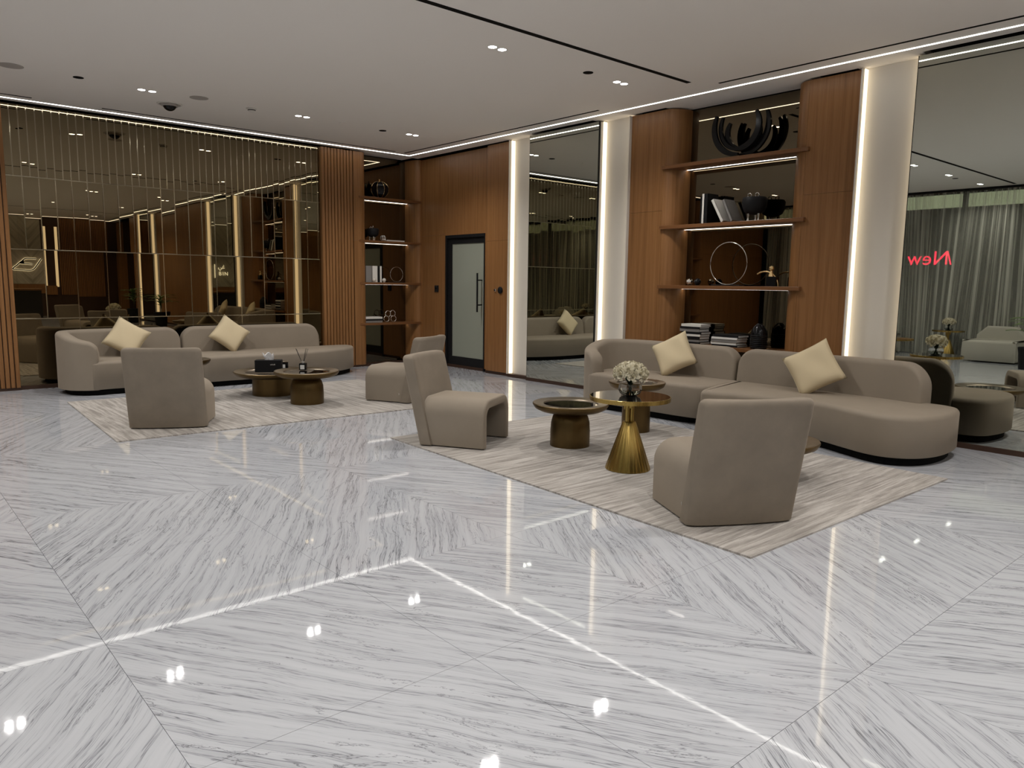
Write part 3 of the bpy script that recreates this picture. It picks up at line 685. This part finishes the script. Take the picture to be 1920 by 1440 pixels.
# ================================================================== ARMCHAIRS
def armchair():
    r = empty('armchair')
    W2, H, D0, D1, th, rad = .338, .445, .05, .66, .075, .15
    def prof(ins):
        out = []; w, h, rr = W2-ins, H-ins, rad
        out.append((-w, .012))
        for k in range(9): a = PI-k/8*PI/2; out.append((-w+rr+rr*math.cos(a), h-rr+rr*math.sin(a)))
        for k in range(9): a = PI/2-k/8*PI/2; out.append((w-rr+rr*math.cos(a), h-rr+rr*math.sin(a)))
        out.append((w, .012))
        wi, hi, ri = w-th+2*ins, h-th+2*ins-.01, rr*.62
        out.append((wi, .012))
        for k in range(9): a = k/8*PI/2; out.append((wi-ri+ri*math.cos(a), hi-ri+ri*math.sin(a)))
        for k in range(9): a = PI/2+k/8*PI/2; out.append((-wi+ri+ri*math.cos(a), hi-ri+ri*math.sin(a)))
        out.append((-wi, .012)); return out
    bm = bmesh.new(); rings = []
    for y, ins in ((D0, 0), (.3, 0), (D1-.02, 0), (D1-.012, .0025), (D1-.004, .008), (D1, .016)): rings.append([(x, y, z) for x, z in prof(ins)])
    loops(bm, rings)
    obj('seat', bm, 'velvet', r, 45)
    # leaning, gently curved back shell
    Hb = .83; n = 18; zs = [.012+k*(Hb-.05-.012)/12 for k in range(13)]
    def section(z, ins=0):
        f = z/Hb; lean = -.185*f; wd = (.368-.004*f)-ins; tk = (.165-.065*f); out = []
        for k in range(n+1):            # rear line, left to right
            a = math.sin((-1+2*k/n)*PI/2)
            out.append((a*wd, lean+ins*.6+.022*a*a+.028*abs(a)**14))
        for k in range(n+1):            # inner line, right to left
            a = math.sin((1-2*k/n)*PI/2)
            out.append((a*(wd-.006), lean-ins*.6+tk*(.80+.20*a*a)+.055*f*a*a-.018*abs(a)**14))
        return out
    rings = [[(x, y, z) for x, y in section(z)] for z in zs]
    for k in range(1, 6): a = k/5*PI/2; z = zs[-1]+.045*math.sin(a); rings.append([(x, y, z) for x, y in section(z, .036*(1-math.cos(a)))])
    bm = loops(bmesh.new(), rings)
    obj('backrest', bm, 'velvet_dark', r, 60)
    obj('seat_pad', B(-.20, .20, .14, .60, .36, .372), 'velvet', r)
    z = obj('zip_pull', B(-W2-.004, -W2-.001, .165, .172, .10, .125), 'chrome', r)
    return r
ac = armchair()
def put(o, rc, face, label):
    o.location = (rc[0], rc[1], .012); o.rotation_euler.z = math.radians(face-90); tag(o, label, 'armchair', 'taupe velvet armchairs'); return o
put(ac, (4.115, 2.475), 61, 'nearest taupe armchair on the right rug, seen from behind')
put(copy_tree(ac), (4.14, 5.88), -60, 'taupe armchair with visible arched opening at the left corner of the right rug')
put(copy_tree(ac), (2.29, 7.86), 60, 'taupe armchair on the left rug, seen from behind')
put(copy_tree(ac), (5.42, 7.90), 118, 'taupe armchair partly hidden behind the arched chair, on the left rug')

# ================================================================== RUGS
def rugo(pts, mat, label):
    bm = prism_plan(pts, .0, .012); return tag(obj('area_rug', bm, mat), label, 'rug', 'streaked beige rugs')
rugo([(3.66, 2.14), (6.47, 2.10), (6.58, 6.08), (3.83, 6.15)], 'rug_x', 'streaked beige rug under the brass table and the right sofa group')
rugo([(1.74, 7.52), (5.72, 7.43), (5.80, 10.22), (1.87, 10.33)], 'rug_y', 'streaked beige rug under the left sofa group')

# ================================================================== TABLES
RZ = .012
def tray_table(x, y, R, rb, h, label, low=False):
    r = tag(empty('pedestal_table', (x, y, RZ)), label, 'table', 'bronze pedestal tables')
    if low: prof = [(rb*1.0, 0), (rb*1.0, .03), (rb*.99, h*.62), (rb*1.0, h-.07)]
    else: prof = [(rb, 0), (rb*1.0, h*.35), (rb*.97, h*.55), (rb*.88, h*.70), (rb*.74, h*.79), (rb*.7, h-.075)]
    obj('pedestal', lathe([(0.0, 0)]+prof+[(0, h-.07)], 56), 'bronze', r, 35)
    t = obj('tray', lathe([(0, h-.078), (R*.55, h-.078), (R*.80, h-.070), (R*.94, h-.045), (R*.995, h-.014), (R, h-.004), (R*.992, h)], 64, (0, 0, 0), False), 'bronze', r, 40)
    obj('rim', lathe([(R*.992, h-.001), (R*.985, h+.004), (R*.97, h+.003), (R*.80, h-.002), (R*.72, h-.004), (R*.70, h-.014)], 64, (0, 0, 0), False), 'bronze_rim', t, 40)
    obj('glass_inset', lathe([(0, h-.02), (R*.71, h-.02), (R*.71, h-.0125), (0, h-.0125)], 48), 'glassblack', t)
    return r
tray_table(4.97, 4.84, .355, .185, .40, 'bronze pedestal table with black glass inset next to the brass cone table')
tray_table(6.02, 4.92, .29, .145, .51, 'taller bronze pedestal table just behind the brass cone table')
tray_table(5.35, 3.03, .38, .22, .31, 'low wide bronze table mostly hidden behind the nearest armchair', True)
tA = (4.12, 9.50); tray_table(tA[0], tA[1], .50, .27, .31, 'low wide bronze drum table holding the tissue box', True)
tB = (4.14, 8.56); tray_table(tB[0], tB[1], .39, .20, .40, 'bronze pedestal table with reed diffuser on the left rug')
tray_table(3.05, 9.62, .29, .145, .51, 'taller bronze pedestal table hidden behind the left armchair')
def cone_table(x, y, label, z=RZ, h=.605, R=.325):
    r = tag(empty('cone_table', (x, y, z)), label, 'table', 'brass cone tables')
    bm = bmesh.new(); seg = 120; rings = []
    for rr, zz in ((.176, 0), (.182, .004), (.180, .02), (.056, .385), (.05, .395), (0.001, .396)):
        rings.append([(rr*(1+.012*math.cos(2*PI*i/seg*24))*math.cos(2*PI*i/seg), rr*(1+.012*math.cos(2*PI*i/seg*24))*math.sin(2*PI*i/seg), zz) for i in range(seg)])
    obj('cone_base', loops(bm, rings), 'brass', r, 30)
    for k in range(5):
        a = 2*PI*k/5+.4; lo = (.385, .49, .385, .51, .385)[k]; q = .020+.016*(lo > .4)
        obj('neck_tube', lathe([(0, lo), (.019, lo), (.019, h-.03), (0, h-.03)], 18, (q*math.cos(a), q*math.sin(a), 0)), 'brass', r, 40)
    obj('rim', lathe([(R-.02, h-.036), (R, h-.034), (R+.002, h-.002), (R-.004, h), (R-.01, h-.003), (R-.02, h-.03), (R-.02, h-.036)], 72, (0, 0, 0), False), 'brass', r, 40)
    obj('glass_top', lathe([(0, h-.03), (R-.005, h-.03), (R-.005, h+.0005), (0, h+.0005)], 64), 'glassblack', r, 40)
    return r
cone_table(4.69, 3.90, 'round black glass table on a brushed brass cone base, holding the rose vase')

# vase with roses
def rose_mesh():
    bm = bmesh.new(); rr = random.Random(5)
    for ring, (rad, h, n, op) in enumerate(((.007, .036, 3, .1), (.013, .035, 4, .25), (.020, .032, 5, .5), (.028, .027, 5, .9), (.034, .020, 6, 1.3))):
        for k in range(n):
            a0 = 2*PI*k/n+ring*.7; span = 2*PI/n*.72; rows = []
            for v in range(4):
                f = v/3; q = rad*(.45+.55*math.sin(f*PI*.5))*(1+op*.25*f*f); zz = -.012+h*f-(op*.008*f**3)
                rows.append([bm.verts.new((q*math.cos(a0+span*(s/4-.5)*(1 if f < .9 else .8)), q*math.sin(a0+span*(s/4-.5)*(1 if f < .9 else .8)), zz-(.003*abs(s/4-.5)*2 if v == 3 else 0))) for s in range(5)])
            for v in range(3):
                for s in range(4): bm.faces.new((rows[v][s], rows[v][s+1], rows[v+1][s+1], rows[v+1][s]))
    bmesh.ops.create_uvsphere(bm, u_segments=10, v_segments=6, radius=.013, matrix=Matrix.Translation((0, 0, -.004)))
    return bm
ROSE = None
def bouquet(x, y, z, label_v, label_b, n=24, R=.122, sc_=1.0):
    global ROSE
    v = tag(empty('glass_vase', (x, y, z)), label_v, 'vase', 'round glass vases')
    pr = [(0, .002), (.055, .002), (.083, .02), (.096, .05), (.093, .085), (.078, .112), (.072, .118)]
    inn = [(r_-.004 if r_ > .01 else 0, z_+.004) for r_, z_ in pr][::-1]
    obj('bowl', lathe(pr+[(.070, .118)]+inn[1:], 40), 'glass', v, 60)
    obj('water', lathe([(0, .0075), (.05, .0075), (.078, .024), (.089, .048), (0, .05)], 36), 'water', v, 40)
    b = tag(empty('rose_bouquet', (x, y, z)), label_b, 'flowers', 'white rose bouquets')
    for k in range(9):
        a = 2*PI*k/9; obj('stem', tube([(.03*math.cos(a+2), .03*math.sin(a+2), .012), (.008*math.cos(a), .008*math.sin(a), .08), (.05*math.cos(a), .05*math.sin(a), .17)], .004, 6), 'stem', b)
    obj('foliage', lathe([(0, .105), (.03, .115), (.05, .145), (.085, .172), (.09, .19), (.06, .22), (0, .23)], 18), 'stem', b, 60)
    rr = random.Random(n); ga = PI*(3-5**.5)
    for k in range(n):
        f = (k+.5)/n; th = math.acos(1-f*1.03); a = ga*k; d = Vector((math.sin(th)*math.cos(a), math.sin(th)*math.sin(a), math.cos(th)*.72))
        p = Vector((0, 0, .168))+Vector((d.x*R, d.y*R, d.z*R))
        if ROSE is None: o = obj('rose', rose_mesh(), 'petal', b, 50); ROSE = o.data
        else: o = bpy.data.objects.new('rose', ROSE); COL.objects.link(o); o.parent = b
        o.location = p; o.rotation_mode = 'QUATERNION'; o.rotation_quaternion = d.to_track_quat('Z', 'Y'); s = rr.uniform(1.2, 1.4); o.scale = (s, s, s)
    return b
bouquet(4.70, 3.91, RZ+.605, 'round clear glass vase on the brass cone table', 'domed bouquet of cream roses in the glass vase on the brass cone table')

# tissue box, candle, diffuser
tb = tag(empty('tissue_box', (tA[0]-.10, tA[1]-.10, RZ+.316), math.radians(-32)), 'black tissue box with white tissue on the low bronze table', 'tissue box')
obj('box', bevel(B(-.165, .165, -.075, .075, 0, .155), .005), 'black', tb)
bm = bmesh.new(); n = 16; rings = []
rt = random.Random(2)
for v in range(6):
    f = v/5; rings.append([((.045+.025*f+.012*math.sin(3*a+v)+rt.uniform(-.006, .006))*math.cos(a), (.014+.03*f+.010*math.sin(5*a+2*v))*math.sin(a), .15+.085*f+.022*f*math.sin(4*a+1)) for a in [2*PI*i/n for i in range(n)]])
obj('tissue', loops(bm, rings, True, False, False), 'tissue', tb, 70)
bm = bmesh.new()
for k, (a, b) in enumerate(((.03, .045), (.049, .058), (.062, .072), (.076, .09))): box(bm, a, b, -.0762, -.0752, .092, .108 if k % 2 else .103)
obj('printed_mark', bm, 'grey', tb)
cd = tag(empty('scented_candle', (tA[0]+.22, tA[1]+.12, RZ+.316), math.radians(-40)), 'small dark candle jar with pale label beside the tissue box', 'candle')
obj('jar', lathe([(0, 0), (.042, 0), (.044, .004), (.044, .085), (.040, .088), (.038, .06), (0, .06)], 28), 'blackgloss', cd, 40); obj('label', B(-.022, .016, -.0455, -.0435, .012, .06), 'paper', cd)
obj('lid', lathe([(0, .088), (.045, .088), (.046, .098), (.044, .10), (0, .10)], 28), 'bronze_rim', cd, 40)
rd = tag(empty('reed_diffuser', (tB[0]+.03, tB[1]+.16, RZ+.394), math.radians(-38)), 'black square reed diffuser with thin sticks on the bronze pedestal table', 'diffuser')
obj('bottle', bevel(B(-.042, .042, -.042, .042, 0, .085), .008), 'blackgloss', rd, 40); obj('label', B(-.026, .026, -.0435, -.042, .012, .065), 'paper', rd)
obj('neck', lathe([(0, .085), (.016, .085), (.016, .10), (.02, .102), (.02, .108), (0, .108)], 20), 'grey', rd, 40)
for dx, dy in ((-.09, .02), (-.075, -.01), (.045, .01), (.07, -.015), (.03, .03)): obj('reed', tube([(0, 0, .06), (dx, dy, .265)], .0022, 5), 'black', rd)
bw = tag(obj('dark_dish', lathe([(0, .006), (.05, .006), (.11, .02), (.13, .04), (.126, .042), (.10, .024), (0, .014)], 32), 'blackgloss', None, 40, (3.05, 9.62, RZ+.505)), 'dark shallow dish on the table behind the left armchair', 'dish')

# ================================================================== SHELVES
def shelf_B(z, label):
    s = tag(empty('wall_shelf', (7.955, 5.26, z)), label, 'shelf', 'timber niche shelves')
    obj('board', bevel(B(0, .345, -1.01, .97, -.045, -.0), .004), 'shelfwood', s); obj('led_strip', B(.27, .295, -.73, .77, -.0465, -.0452), 'led_shelf', s); return s
for z, l in ((3.03, 'top timber shelf of the right niche carrying the black arc sculpture'), (2.275, 'second timber shelf of the right niche carrying leaning books'), (1.515, 'third timber shelf of the right niche carrying the thin ring'), (.775, 'lowest timber shelf of the right niche behind the sofa')): shelf_B(z, l)
def shelf_A(z, x, label):
    s = tag(empty('wall_shelf', (x, 11.83, z)), label, 'shelf', 'timber niche shelves')
    obj('board', bevel(B(-.66, .64, 0, .325, -.04, -.0), .004), 'shelfwood', s); obj('led_strip', B(-.46, .53, .265, .285, -.0415, -.0402), 'led_shelf', s); return s
for z, l in ((2.995, 'top timber shelf of the corner niche'), (2.24, 'second timber shelf of the corner niche with dark ornament'), (1.50, 'third timber shelf of the corner niche with white books'), (.775, 'lowest timber shelf of the corner niche with stacked books')): shelf_A(z, 7.43, l)
for z in (2.995, 2.24, 1.50, .775): shelf_A(z, .28, 'timber shelf of the left niche outside the frame, seen only in mirrors')

def ring_mesh(R, r, axis='x', seg=48, a0=0, a1=2*PI):
    full = abs(a1-a0-2*PI) < 1e-4; n = seg
    pts = [(0, R*math.cos(a0+(a1-a0)*k/n), R*math.sin(a0+(a1-a0)*k/n)) if axis == 'x' else (R*math.cos(a0+(a1-a0)*k/n), 0, R*math.sin(a0+(a1-a0)*k/n)) for k in range(n if full else n+1)]
    return tube(pts, r, 8, None, full)
# arc sculpture on the top shelf (faces -x; image left is +y)
sp = tag(empty('arc_sculpture', (8.08, 5.17, 3.03)), 'glossy black sculpture of nested open arcs on the top shelf', 'sculpture')
def arc_band(R0, R1, a0, a1, cy, cz, x0, x1, n=20):
    rings = []
    for k in range(n+1):
        a = math.radians(a0+(a1-a0)*k/n); f = k/n; q = 1-.55*abs(2*f-1)**3; m = (R0+R1)/2; hh = (R1-R0)/2*q
        rings.append([(x0, cy-(m-hh)*math.cos(a), cz+(m-hh)*math.sin(a)), (x1, cy-(m-hh)*math.cos(a), cz+(m-hh)*math.sin(a)), (x1, cy-(m+hh)*math.cos(a), cz+(m+hh)*math.sin(a)), (x0, cy-(m+hh)*math.cos(a), cz+(m+hh)*math.sin(a))])
    return loops(bmesh.new(), rings)
for R0, R1, a0, a1, cy, cz, xa in ((.30, .365, 155, 272, 0, .368, -.07), (.245, .295, 152, 268, 0, .366, -.03), (.17, .235, 145, 275, -.01, .30, .0), (.23, .30, 262, 392, .01, .362, -.05), (.305, .37, 266, 383, .0, .372, .02), (.17, .225, 270, 390, -.02, .295, .04)):
    obj('arc_band', arc_band(R0, R1, a0, a1, cy, cz, xa, xa+.035), 'blackgloss', sp, 40)
def book(x, y, z, w, t, h, rot, mats, label, group, name='book'):
    """w depth into shelf(x), t thickness(y), h height; rot about x (lean)"""
    r = tag(empty(name, (x, y, z)), label, 'book', group); r.rotation_euler = rot
    obj('cover', B(0, w, -t/2, -t/2+.004, 0, h), mats, r); obj('cover', B(0, w, t/2-.004, t/2, 0, h), mats, r); obj('spine', B(0, .004, -t/2, t/2, 0, h), mats, r)
    obj('pages', B(.004, w-.006, -t/2+.004, t/2-.004, .004, h-.004), 'paper', r); return r
BG = 'books on the right niche shelves'
zz = 2.277
book(8.04, 5.66, zz+.002, .21, .022, .33, (0, 0, 0), 'black', 'slim black upright book at the left of the second right shelf', BG)
book(8.02, 5.615, zz+.002, .22, .035, .36, (0, 0, 0), 'cream_paper', 'tall pale upright book on the second right shelf', BG)
book(8.02, 5.57, zz+.002, .22, .045, .36, (0, 0, 0), 'black', 'tall black upright book on the second right shelf', BG)
book(8.02, 5.33, zz+.012, .22, .04, .31, (math.radians(-30), 0, 0), 'cream_paper', 'pale book leaning on the tall black book', BG)
book(8.02, 5.20, zz+.012, .22, .035, .29, (math.radians(-27), 0, 0), 'greybook', 'grey book leaning furthest right on the second right shelf', BG)
# dark cup ornament
def ornament(x, y, z, label, s=1.0):
    o = tag(empty('dark_ornament', (x, y, z)), label, 'ornament', 'dark footed ornaments')
    obj('body', lathe([(0, .07*s), (.05*s, .075*s), (.115*s, .11*s), (.14*s, .17*s), (.145*s, .25*s), (.13*s, .275*s), (.05*s, .28*s), (0, .275*s)], 32), 'black', o, 50)
    for k in range(3):
        a = 2*PI*k/3+.3; obj('foot', lathe([(0, 0), (.018*s, 0), (.012*s, .03*s), (.02*s, .085*s), (0, .085*s)], 12, (.07*s*math.cos(a), .07*s*math.sin(a), 0)), 'chrome', o, 50)
    for k in range(2):
        rg = obj('ring_handle', ring_mesh(.024*s, .006*s, 'x', 20), 'gold' if False else 'chrome', o, 60); rg.location = (-.02*s, (.06-.10*k)*s, .30*s)
    return o
ornament(8.10, 4.95, zz, 'black footed bowl ornament with ring handles on the second right shelf')
# third shelf
zz = 1.517
for y, l in ((5.80, 'left'), (5.68, 'right')):
    b = tag(empty('faceted_ball', (8.07, y, zz)), l+' of two small metallic balls on the third right shelf', 'ornament', 'small metallic balls')
    bm = bmesh.new(); bmesh.ops.create_icosphere(bm, subdivisions=2, radius=.045, matrix=Matrix.Translation((0, 0, .045))); obj('ball', bm, 'chrome' if l == 'left' else 'blackgloss', b)
    obj('base_ring', lathe([(.02, 0), (.028, 0), (.028, .006), (.02, .006)], 16), 'black', b)
rg = tag(empty('ring_sculpture', (8.06, 5.24, zz)), 'large thin metal ring standing on the third right shelf', 'sculpture', 'ring sculptures')
o = obj('ring', ring_mesh(.255, .006, 'x', 64), 'chrome', rg, 60); o.location = (0, 0, .268); obj('base', bevel(B(-.05, .05, -.2, .2, 0, .014), .003), 'black', rg)
fg = tag(empty('figurine', (8.06, 4.74, zz)), 'polished figurine over a curved bar on the third right shelf', 'sculpture')
obj('arc', ring_mesh(.17, .010, 'x', 28, math.radians(55), math.radians(180)), 'gold', fg, 60)
obj('block', bevel(B(-.04, .04, -.16, -.04, 0, .11), .004), 'blackgloss', fg)
obj('torso', lathe([(0, .11), (.035, .112), (.03, .14), (.016, .165), (.013, .178), (0, .18)], 18, (0, -.08, 0)), 'gold', fg, 60)
bm = bmesh.new(); bmesh.ops.create_uvsphere(bm, u_segments=16, v_segments=10, radius=.03, matrix=Matrix.Translation((0, -.08, .205))); obj('head', bm, 'gold', fg, 180)
# lowest shelf: book stacks and dark vase
def flat_stack(x, y, z, n, w, l, label, group, mats, axis='y', rz=0, t0=.026):
    zc = z; ordn = ('bottom', 'second', 'third', 'fourth', 'fifth', 'sixth', 'seventh', 'eighth')
    for k in range(n):
        t = t0+.006*((k*7) % 3); r = tag(empty('book', (x+.006*((k*5) % 3), y+.008*((k*3) % 4), zc), rz), (ordn[k] if k < n-1 else 'topmost')+' flat book '+label, 'book', group)
        m = mats[k % len(mats)]
        obj('cover', B(0, w, -l/2, l/2, 0, .004), m, r); obj('cover', B(0, w, -l/2, l/2, t-.004, t), m, r); obj('spine', B(0, .004, -l/2, l/2, .004, t-.004), m, r); obj('pages', B(.004, w-.006, -l/2+.005, l/2-.005, .004, t-.004), 'paper', r)
        zc += t
flat_stack(8.0, 5.20, .777, 5, .24, .36, 'of the wide stack on the lowest right shelf', BG, ('black', 'cream_paper', 'greybook', 'paper'), t0=.024)
flat_stack(8.03, 5.72, .777, 8, .22, .30, 'of the tall stack at the left of the lowest right shelf', BG, ('black', 'greybook', 'black', 'cream_paper'), t0=.026)
dv = tag(empty('dark_vase', (8.07, 4.78, .777)), 'black ribbed vase at the right of the lowest right shelf', 'vase')
obj('body', lathe([(0, 0), (.09, 0), (.095, .01), (.10, .14), (.09, .22), (.06, .27), (.035, .29), (.03, .30), (0, .30)], 28), 'blackgloss', dv, 40)
for k in range(7): obj('rib', lathe([(.099, .02+.022*k), (.104, .026+.022*k), (.099, .032+.022*k)], 28), 'black', dv)
# corner niche ornaments
AG = 'books in the corner niche'
pk = tag(empty('spiked_ball', (7.27, 11.98, 2.997)), 'dark lobed ball ornament with gold ribs on the top corner shelf', 'ornament')
bm = bmesh.new(); rings = []; n = 40
for v in range(15):
    ph = PI*v/14; rings.append([((.155*math.sin(ph)*(1+.07*math.cos(8*a))+1e-4)*math.cos(a), (.155*math.sin(ph)*(1+.07*math.cos(8*a))+1e-4)*math.sin(a), .145-.145*math.cos(ph)) for a in [2*PI*i/n for i in range(n)]])
obj('body', loops(bm, rings), 'blackgloss', pk, 60)
for k in range(8):
    a = 2*PI*k/8; obj('rib', tube([(.169*math.sin(PI*v/12)*math.cos(a), .169*math.sin(PI*v/12)*math.sin(a), .147-.150*math.cos(PI*v/12)) for v in range(1, 13)], .004, 6), 'gold', pk, 60)
obj('stalk', lathe([(0, .28), (.018, .285), (.012, .31), (.02, .33), (0, .33)], 12), 'gold', pk, 60)
ornament(7.12, 11.98, 2.242, 'black footed bowl ornament on the second corner shelf', .78)
gb = tag(empty('wire_ball', (7.33, 11.97, 2.242)), 'small open wire ball on the second corner shelf', 'ornament')
for k in range(5):
    o = obj('hoop', ring_mesh(.05, .004, 'x', 24), 'chrome', gb, 60); o.location = (0, 0, .054); o.rotation_euler.z = k*PI/5
fb = tag(empty('book', (7.55, 11.90, 2.242)), 'pale flat book lying on the second corner shelf', 'book', AG)
obj('cover', B(-.18, .20, 0, .2, 0, .004), 'cream_paper', fb); obj('pages', B(-.176, .196, .004, .196, .004, .02), 'paper', fb); obj('cover', B(-.18, .20, 0, .2, .02, .024), 'cream_paper', fb)
def bookA(x, t, h, mat, label, lean=0, z=1.502):
    r = tag(empty('book', (x, 11.90, z)), label, 'book', AG); r.rotation_euler = (0, lean, 0)
    obj('cover', B(-t/2, -t/2+.004, 0, .2, 0, h), mat, r); obj('cover', B(t/2-.004, t/2, 0, .2, 0, h), mat, r); obj('spine', B(-t/2+.004, t/2-.004, 0, .004, 0, h), mat, r); obj('pages', B(-t/2+.004, t/2-.004, .004, .194, .004, h-.004), 'paper', r)
bookA(6.985, .11, .29, 'greybook', 'wide grey upright book on the third corner shelf')
bookA(7.115, .10, .29, 'cream_paper', 'wide white upright book on the third corner shelf')
bookA(7.195, .035, .29, 'black', 'black upright book between white books on the third corner shelf')
bookA(7.235, .035, .29, 'cream_paper', 'slim white upright book on the third corner shelf')
for x, l in ((7.08, 'left'), (7.29, 'right')):
    b = tag(empty('white_knob', (x, 11.88, 1.502)), l+' of two small white balls by the books on the third corner shelf', 'ornament', 'small white balls')
    bm = bmesh.new(); bmesh.ops.create_uvsphere(bm, u_segments=16, v_segments=10, radius=.035, matrix=Matrix.Translation((0, -.0, .04))); obj('ball', bm, 'white', b, 180); obj('foot', lathe([(0, 0), (.02, 0), (.016, .008), (0, .008)], 14), 'grey', b)
rg = tag(empty('ring_sculpture', (7.60, 11.95, 1.502)), 'thin metal ring standing on the third corner shelf', 'sculpture', 'ring sculptures')
o = obj('ring', ring_mesh(.135, .005, 'y', 56), 'chrome', rg, 60); o.location = (0, 0, .148); obj('base', bevel(B(-.16, .16, -.04, .04, 0, .012), .003), 'black', rg)
for k in range(3):
    zc = .777+.034*k; r = tag(empty('book', (7.08+.02*(k % 2), 11.90, zc)), ('bottom', 'middle', 'topmost')[k]+' flat book of the stack on the lowest corner shelf', 'book', AG)
    m = ('greybook', 'black', 'cream_paper')[k]
    obj('cover', B(-.18, .18, 0, .2, 0, .004), m, r); obj('cover', B(-.18, .18, 0, .2, .030, .034), m, r); obj('spine', B(-.18, .18, 0, .004, .004, .030), m, r); obj('pages', B(-.175, .175, .004, .195, .004, .030), 'paper', r)
hp = tag(empty('hoop_sculpture', (7.47, 11.95, .777)), 'cluster of small chrome hoops on the lowest corner shelf', 'sculpture')
for x, z in ((-.09, .06), (.06, .06), (-.05, .15), (.05, .155)): 
    o = obj('hoop', ring_mesh(.055, .008, 'y', 28), 'chrome', hp, 60); o.location = (x, .01*z*10, z+.003)

# wall plates by the door
wp = tag(empty('door_intercom', (DW, 11.36, 1.40)), 'black square intercom plate on the timber left of the door', 'intercom')
obj('plate', bevel(B(-.018, 0, -.055, .055, -.06, .06), .004), 'black', wp); obj('screen', B(-.0195, -.0181, -.04, .04, -.01, .045), 'blackgloss', wp)
th = tag(empty('wall_thermostat', (8.0, 9.45, 1.40)), 'round dark wall control on the timber pillar right of the door', 'thermostat')
for dy, rr, m in ((0, .055, 'black'), (.125, .026, 'chrome')):
    o = obj('dial', lathe([(rr, 0), (rr, .018), (rr*.85, .024), (0, .024)], 28), m, th, 40); o.location = (0, dy, 0); o.rotation_euler = (0, -PI/2, 0)
obj('lens', lathe([(.013, .024), (.013, .027), (0, .027)], 16), 'black', th).matrix_local = Matrix.Translation((0, .125, 0)) @ Matrix.Rotation(-PI/2, 4, 'Y')

# ================================================================== FURNITURE SEEN ONLY IN THE MIRRORS
c2 = cone_table(-2.75, 6.30, 'brass cone table by the street curtain, seen in the right mirror', 0)
bouquet(-2.75, 6.30, .605, 'round glass vase on the table by the street curtain', 'domed bouquet of cream roses by the street curtain', 22)
lt = tag(empty('round_table', (-1.1, 6.9, 0)), 'low round glass table with flowers, seen in the right mirror', 'table')
obj('top', lathe([(0, .42), (.46, .42), (.47, .43), (.47, .448), (0, .45)], 56), 'glassblack', lt, 40); obj('rim', lathe([(.47, .415), (.478, .42), (.478, .448), (.47, .452)], 56), 'brass', lt, 40); obj('foot', lathe([(0, 0), (.22, 0), (.22, .02), (.06, .03), (.06, .42), (0, .42)], 36), 'brass', lt, 40)
bouquet(-1.1, 6.9, .45, 'round glass vase on the low glass table', 'domed bouquet of cream roses on the low glass table', 22, .125)
def lounge(x, y, rz, label, L=1.5):
    r = tag(empty('lounge_seat', (x, y, 0), rz), label, 'armchair', 'pale lounge seats by the street curtain')
    o1 = catmull([(-L/2, 0), (-L/2+.1, -.06), (L/2-.1, -.06), (L/2, 0), (L/2, .75), (L/2-.1, .82), (-L/2+.1, .82), (-L/2, .75)], 5)
    obj('seat', soft_block(o1, .03, .46, .06), 'offwhite_fabric', r, 50)
    obj('backrest', back_sweep([(L/2-.0, .80), (L/2-.2, .86), (0, .88), (-L/2+.2, .86), (-L/2, .80)][::-1], .74, .03, .2, .2, .2), 'offwhite_fabric', r, 50); return r
lounge(-2.05, 5.25, PI/2, 'pale lounge seat by the street curtain, right of the mirrored cone table', 1.0)
lounge(-2.05, 8.15, PI/2, 'pale lounge seat by the street curtain, left of the mirrored cone table', 1.5)
def plant(x, y, label, h=.75, n=26, seed=1):
    r = tag(empty('potted_plant', (x, y, 0)), label, 'plant', 'potted plants behind the camera'); q = random.Random(seed)
    obj('pot', lathe([(0, 0), (.17, 0), (.19, .3), (.21, .42), (.20, .425), (.18, .38), (0, .38)], 32), 'black', r, 40)
    obj('soil', lathe([(0, .37), (.182, .385), (0, .39)], 20), 'darkbrown', r); obj('trunk', tube([(0, 0, .37), (.02, .01, .6), (0, 0, .37+h*.75)], .018, 8), 'stem', r)
    for k in range(n):
        a = k*2.4; el = .25+1.1*(1-k/n)*.0+q.uniform(.2, 1.1); z0 = .37+h*(.35+.45*k/n); Ln = q.uniform(.28, .5); pts = []
        bm = bmesh.new(); rows = []
        for s in range(6):
            f = s/5; rad = Ln*f*math.cos(el*(1-.9*f)); zz = z0+Ln*f*math.sin(el)*(1-.75*f); wd = .055*math.sin(PI*min(1, f*.92+.06))
            cx, cy = rad*math.cos(a), rad*math.sin(a); rows.append([bm.verts.new((cx-wd*math.sin(a), cy+wd*math.cos(a), zz)), bm.verts.new((cx, cy, zz-.012)), bm.verts.new((cx+wd*math.sin(a), cy-wd*math.cos(a), zz))])
        for s in range(5):
            for t_ in range(2): bm.faces.new((rows[s][t_], rows[s][t_+1], rows[s+1][t_+1], rows[s+1][t_]))
        obj('leaf', bm, 'leaf', r, 180)
plant(7.35, -4.75, 'leafy potted plant between lit columns, seen in the bronze mirror', .85, 30, 1)
plant(7.45, -1.9, 'sparser potted plant before timber panels, seen in the bronze mirror', .7, 16, 2)
plant(-1.2, 4.3, 'leafy potted plant by the street side, seen in the right mirror', .8, 24, 3)
bpy.context.view_layer.update()
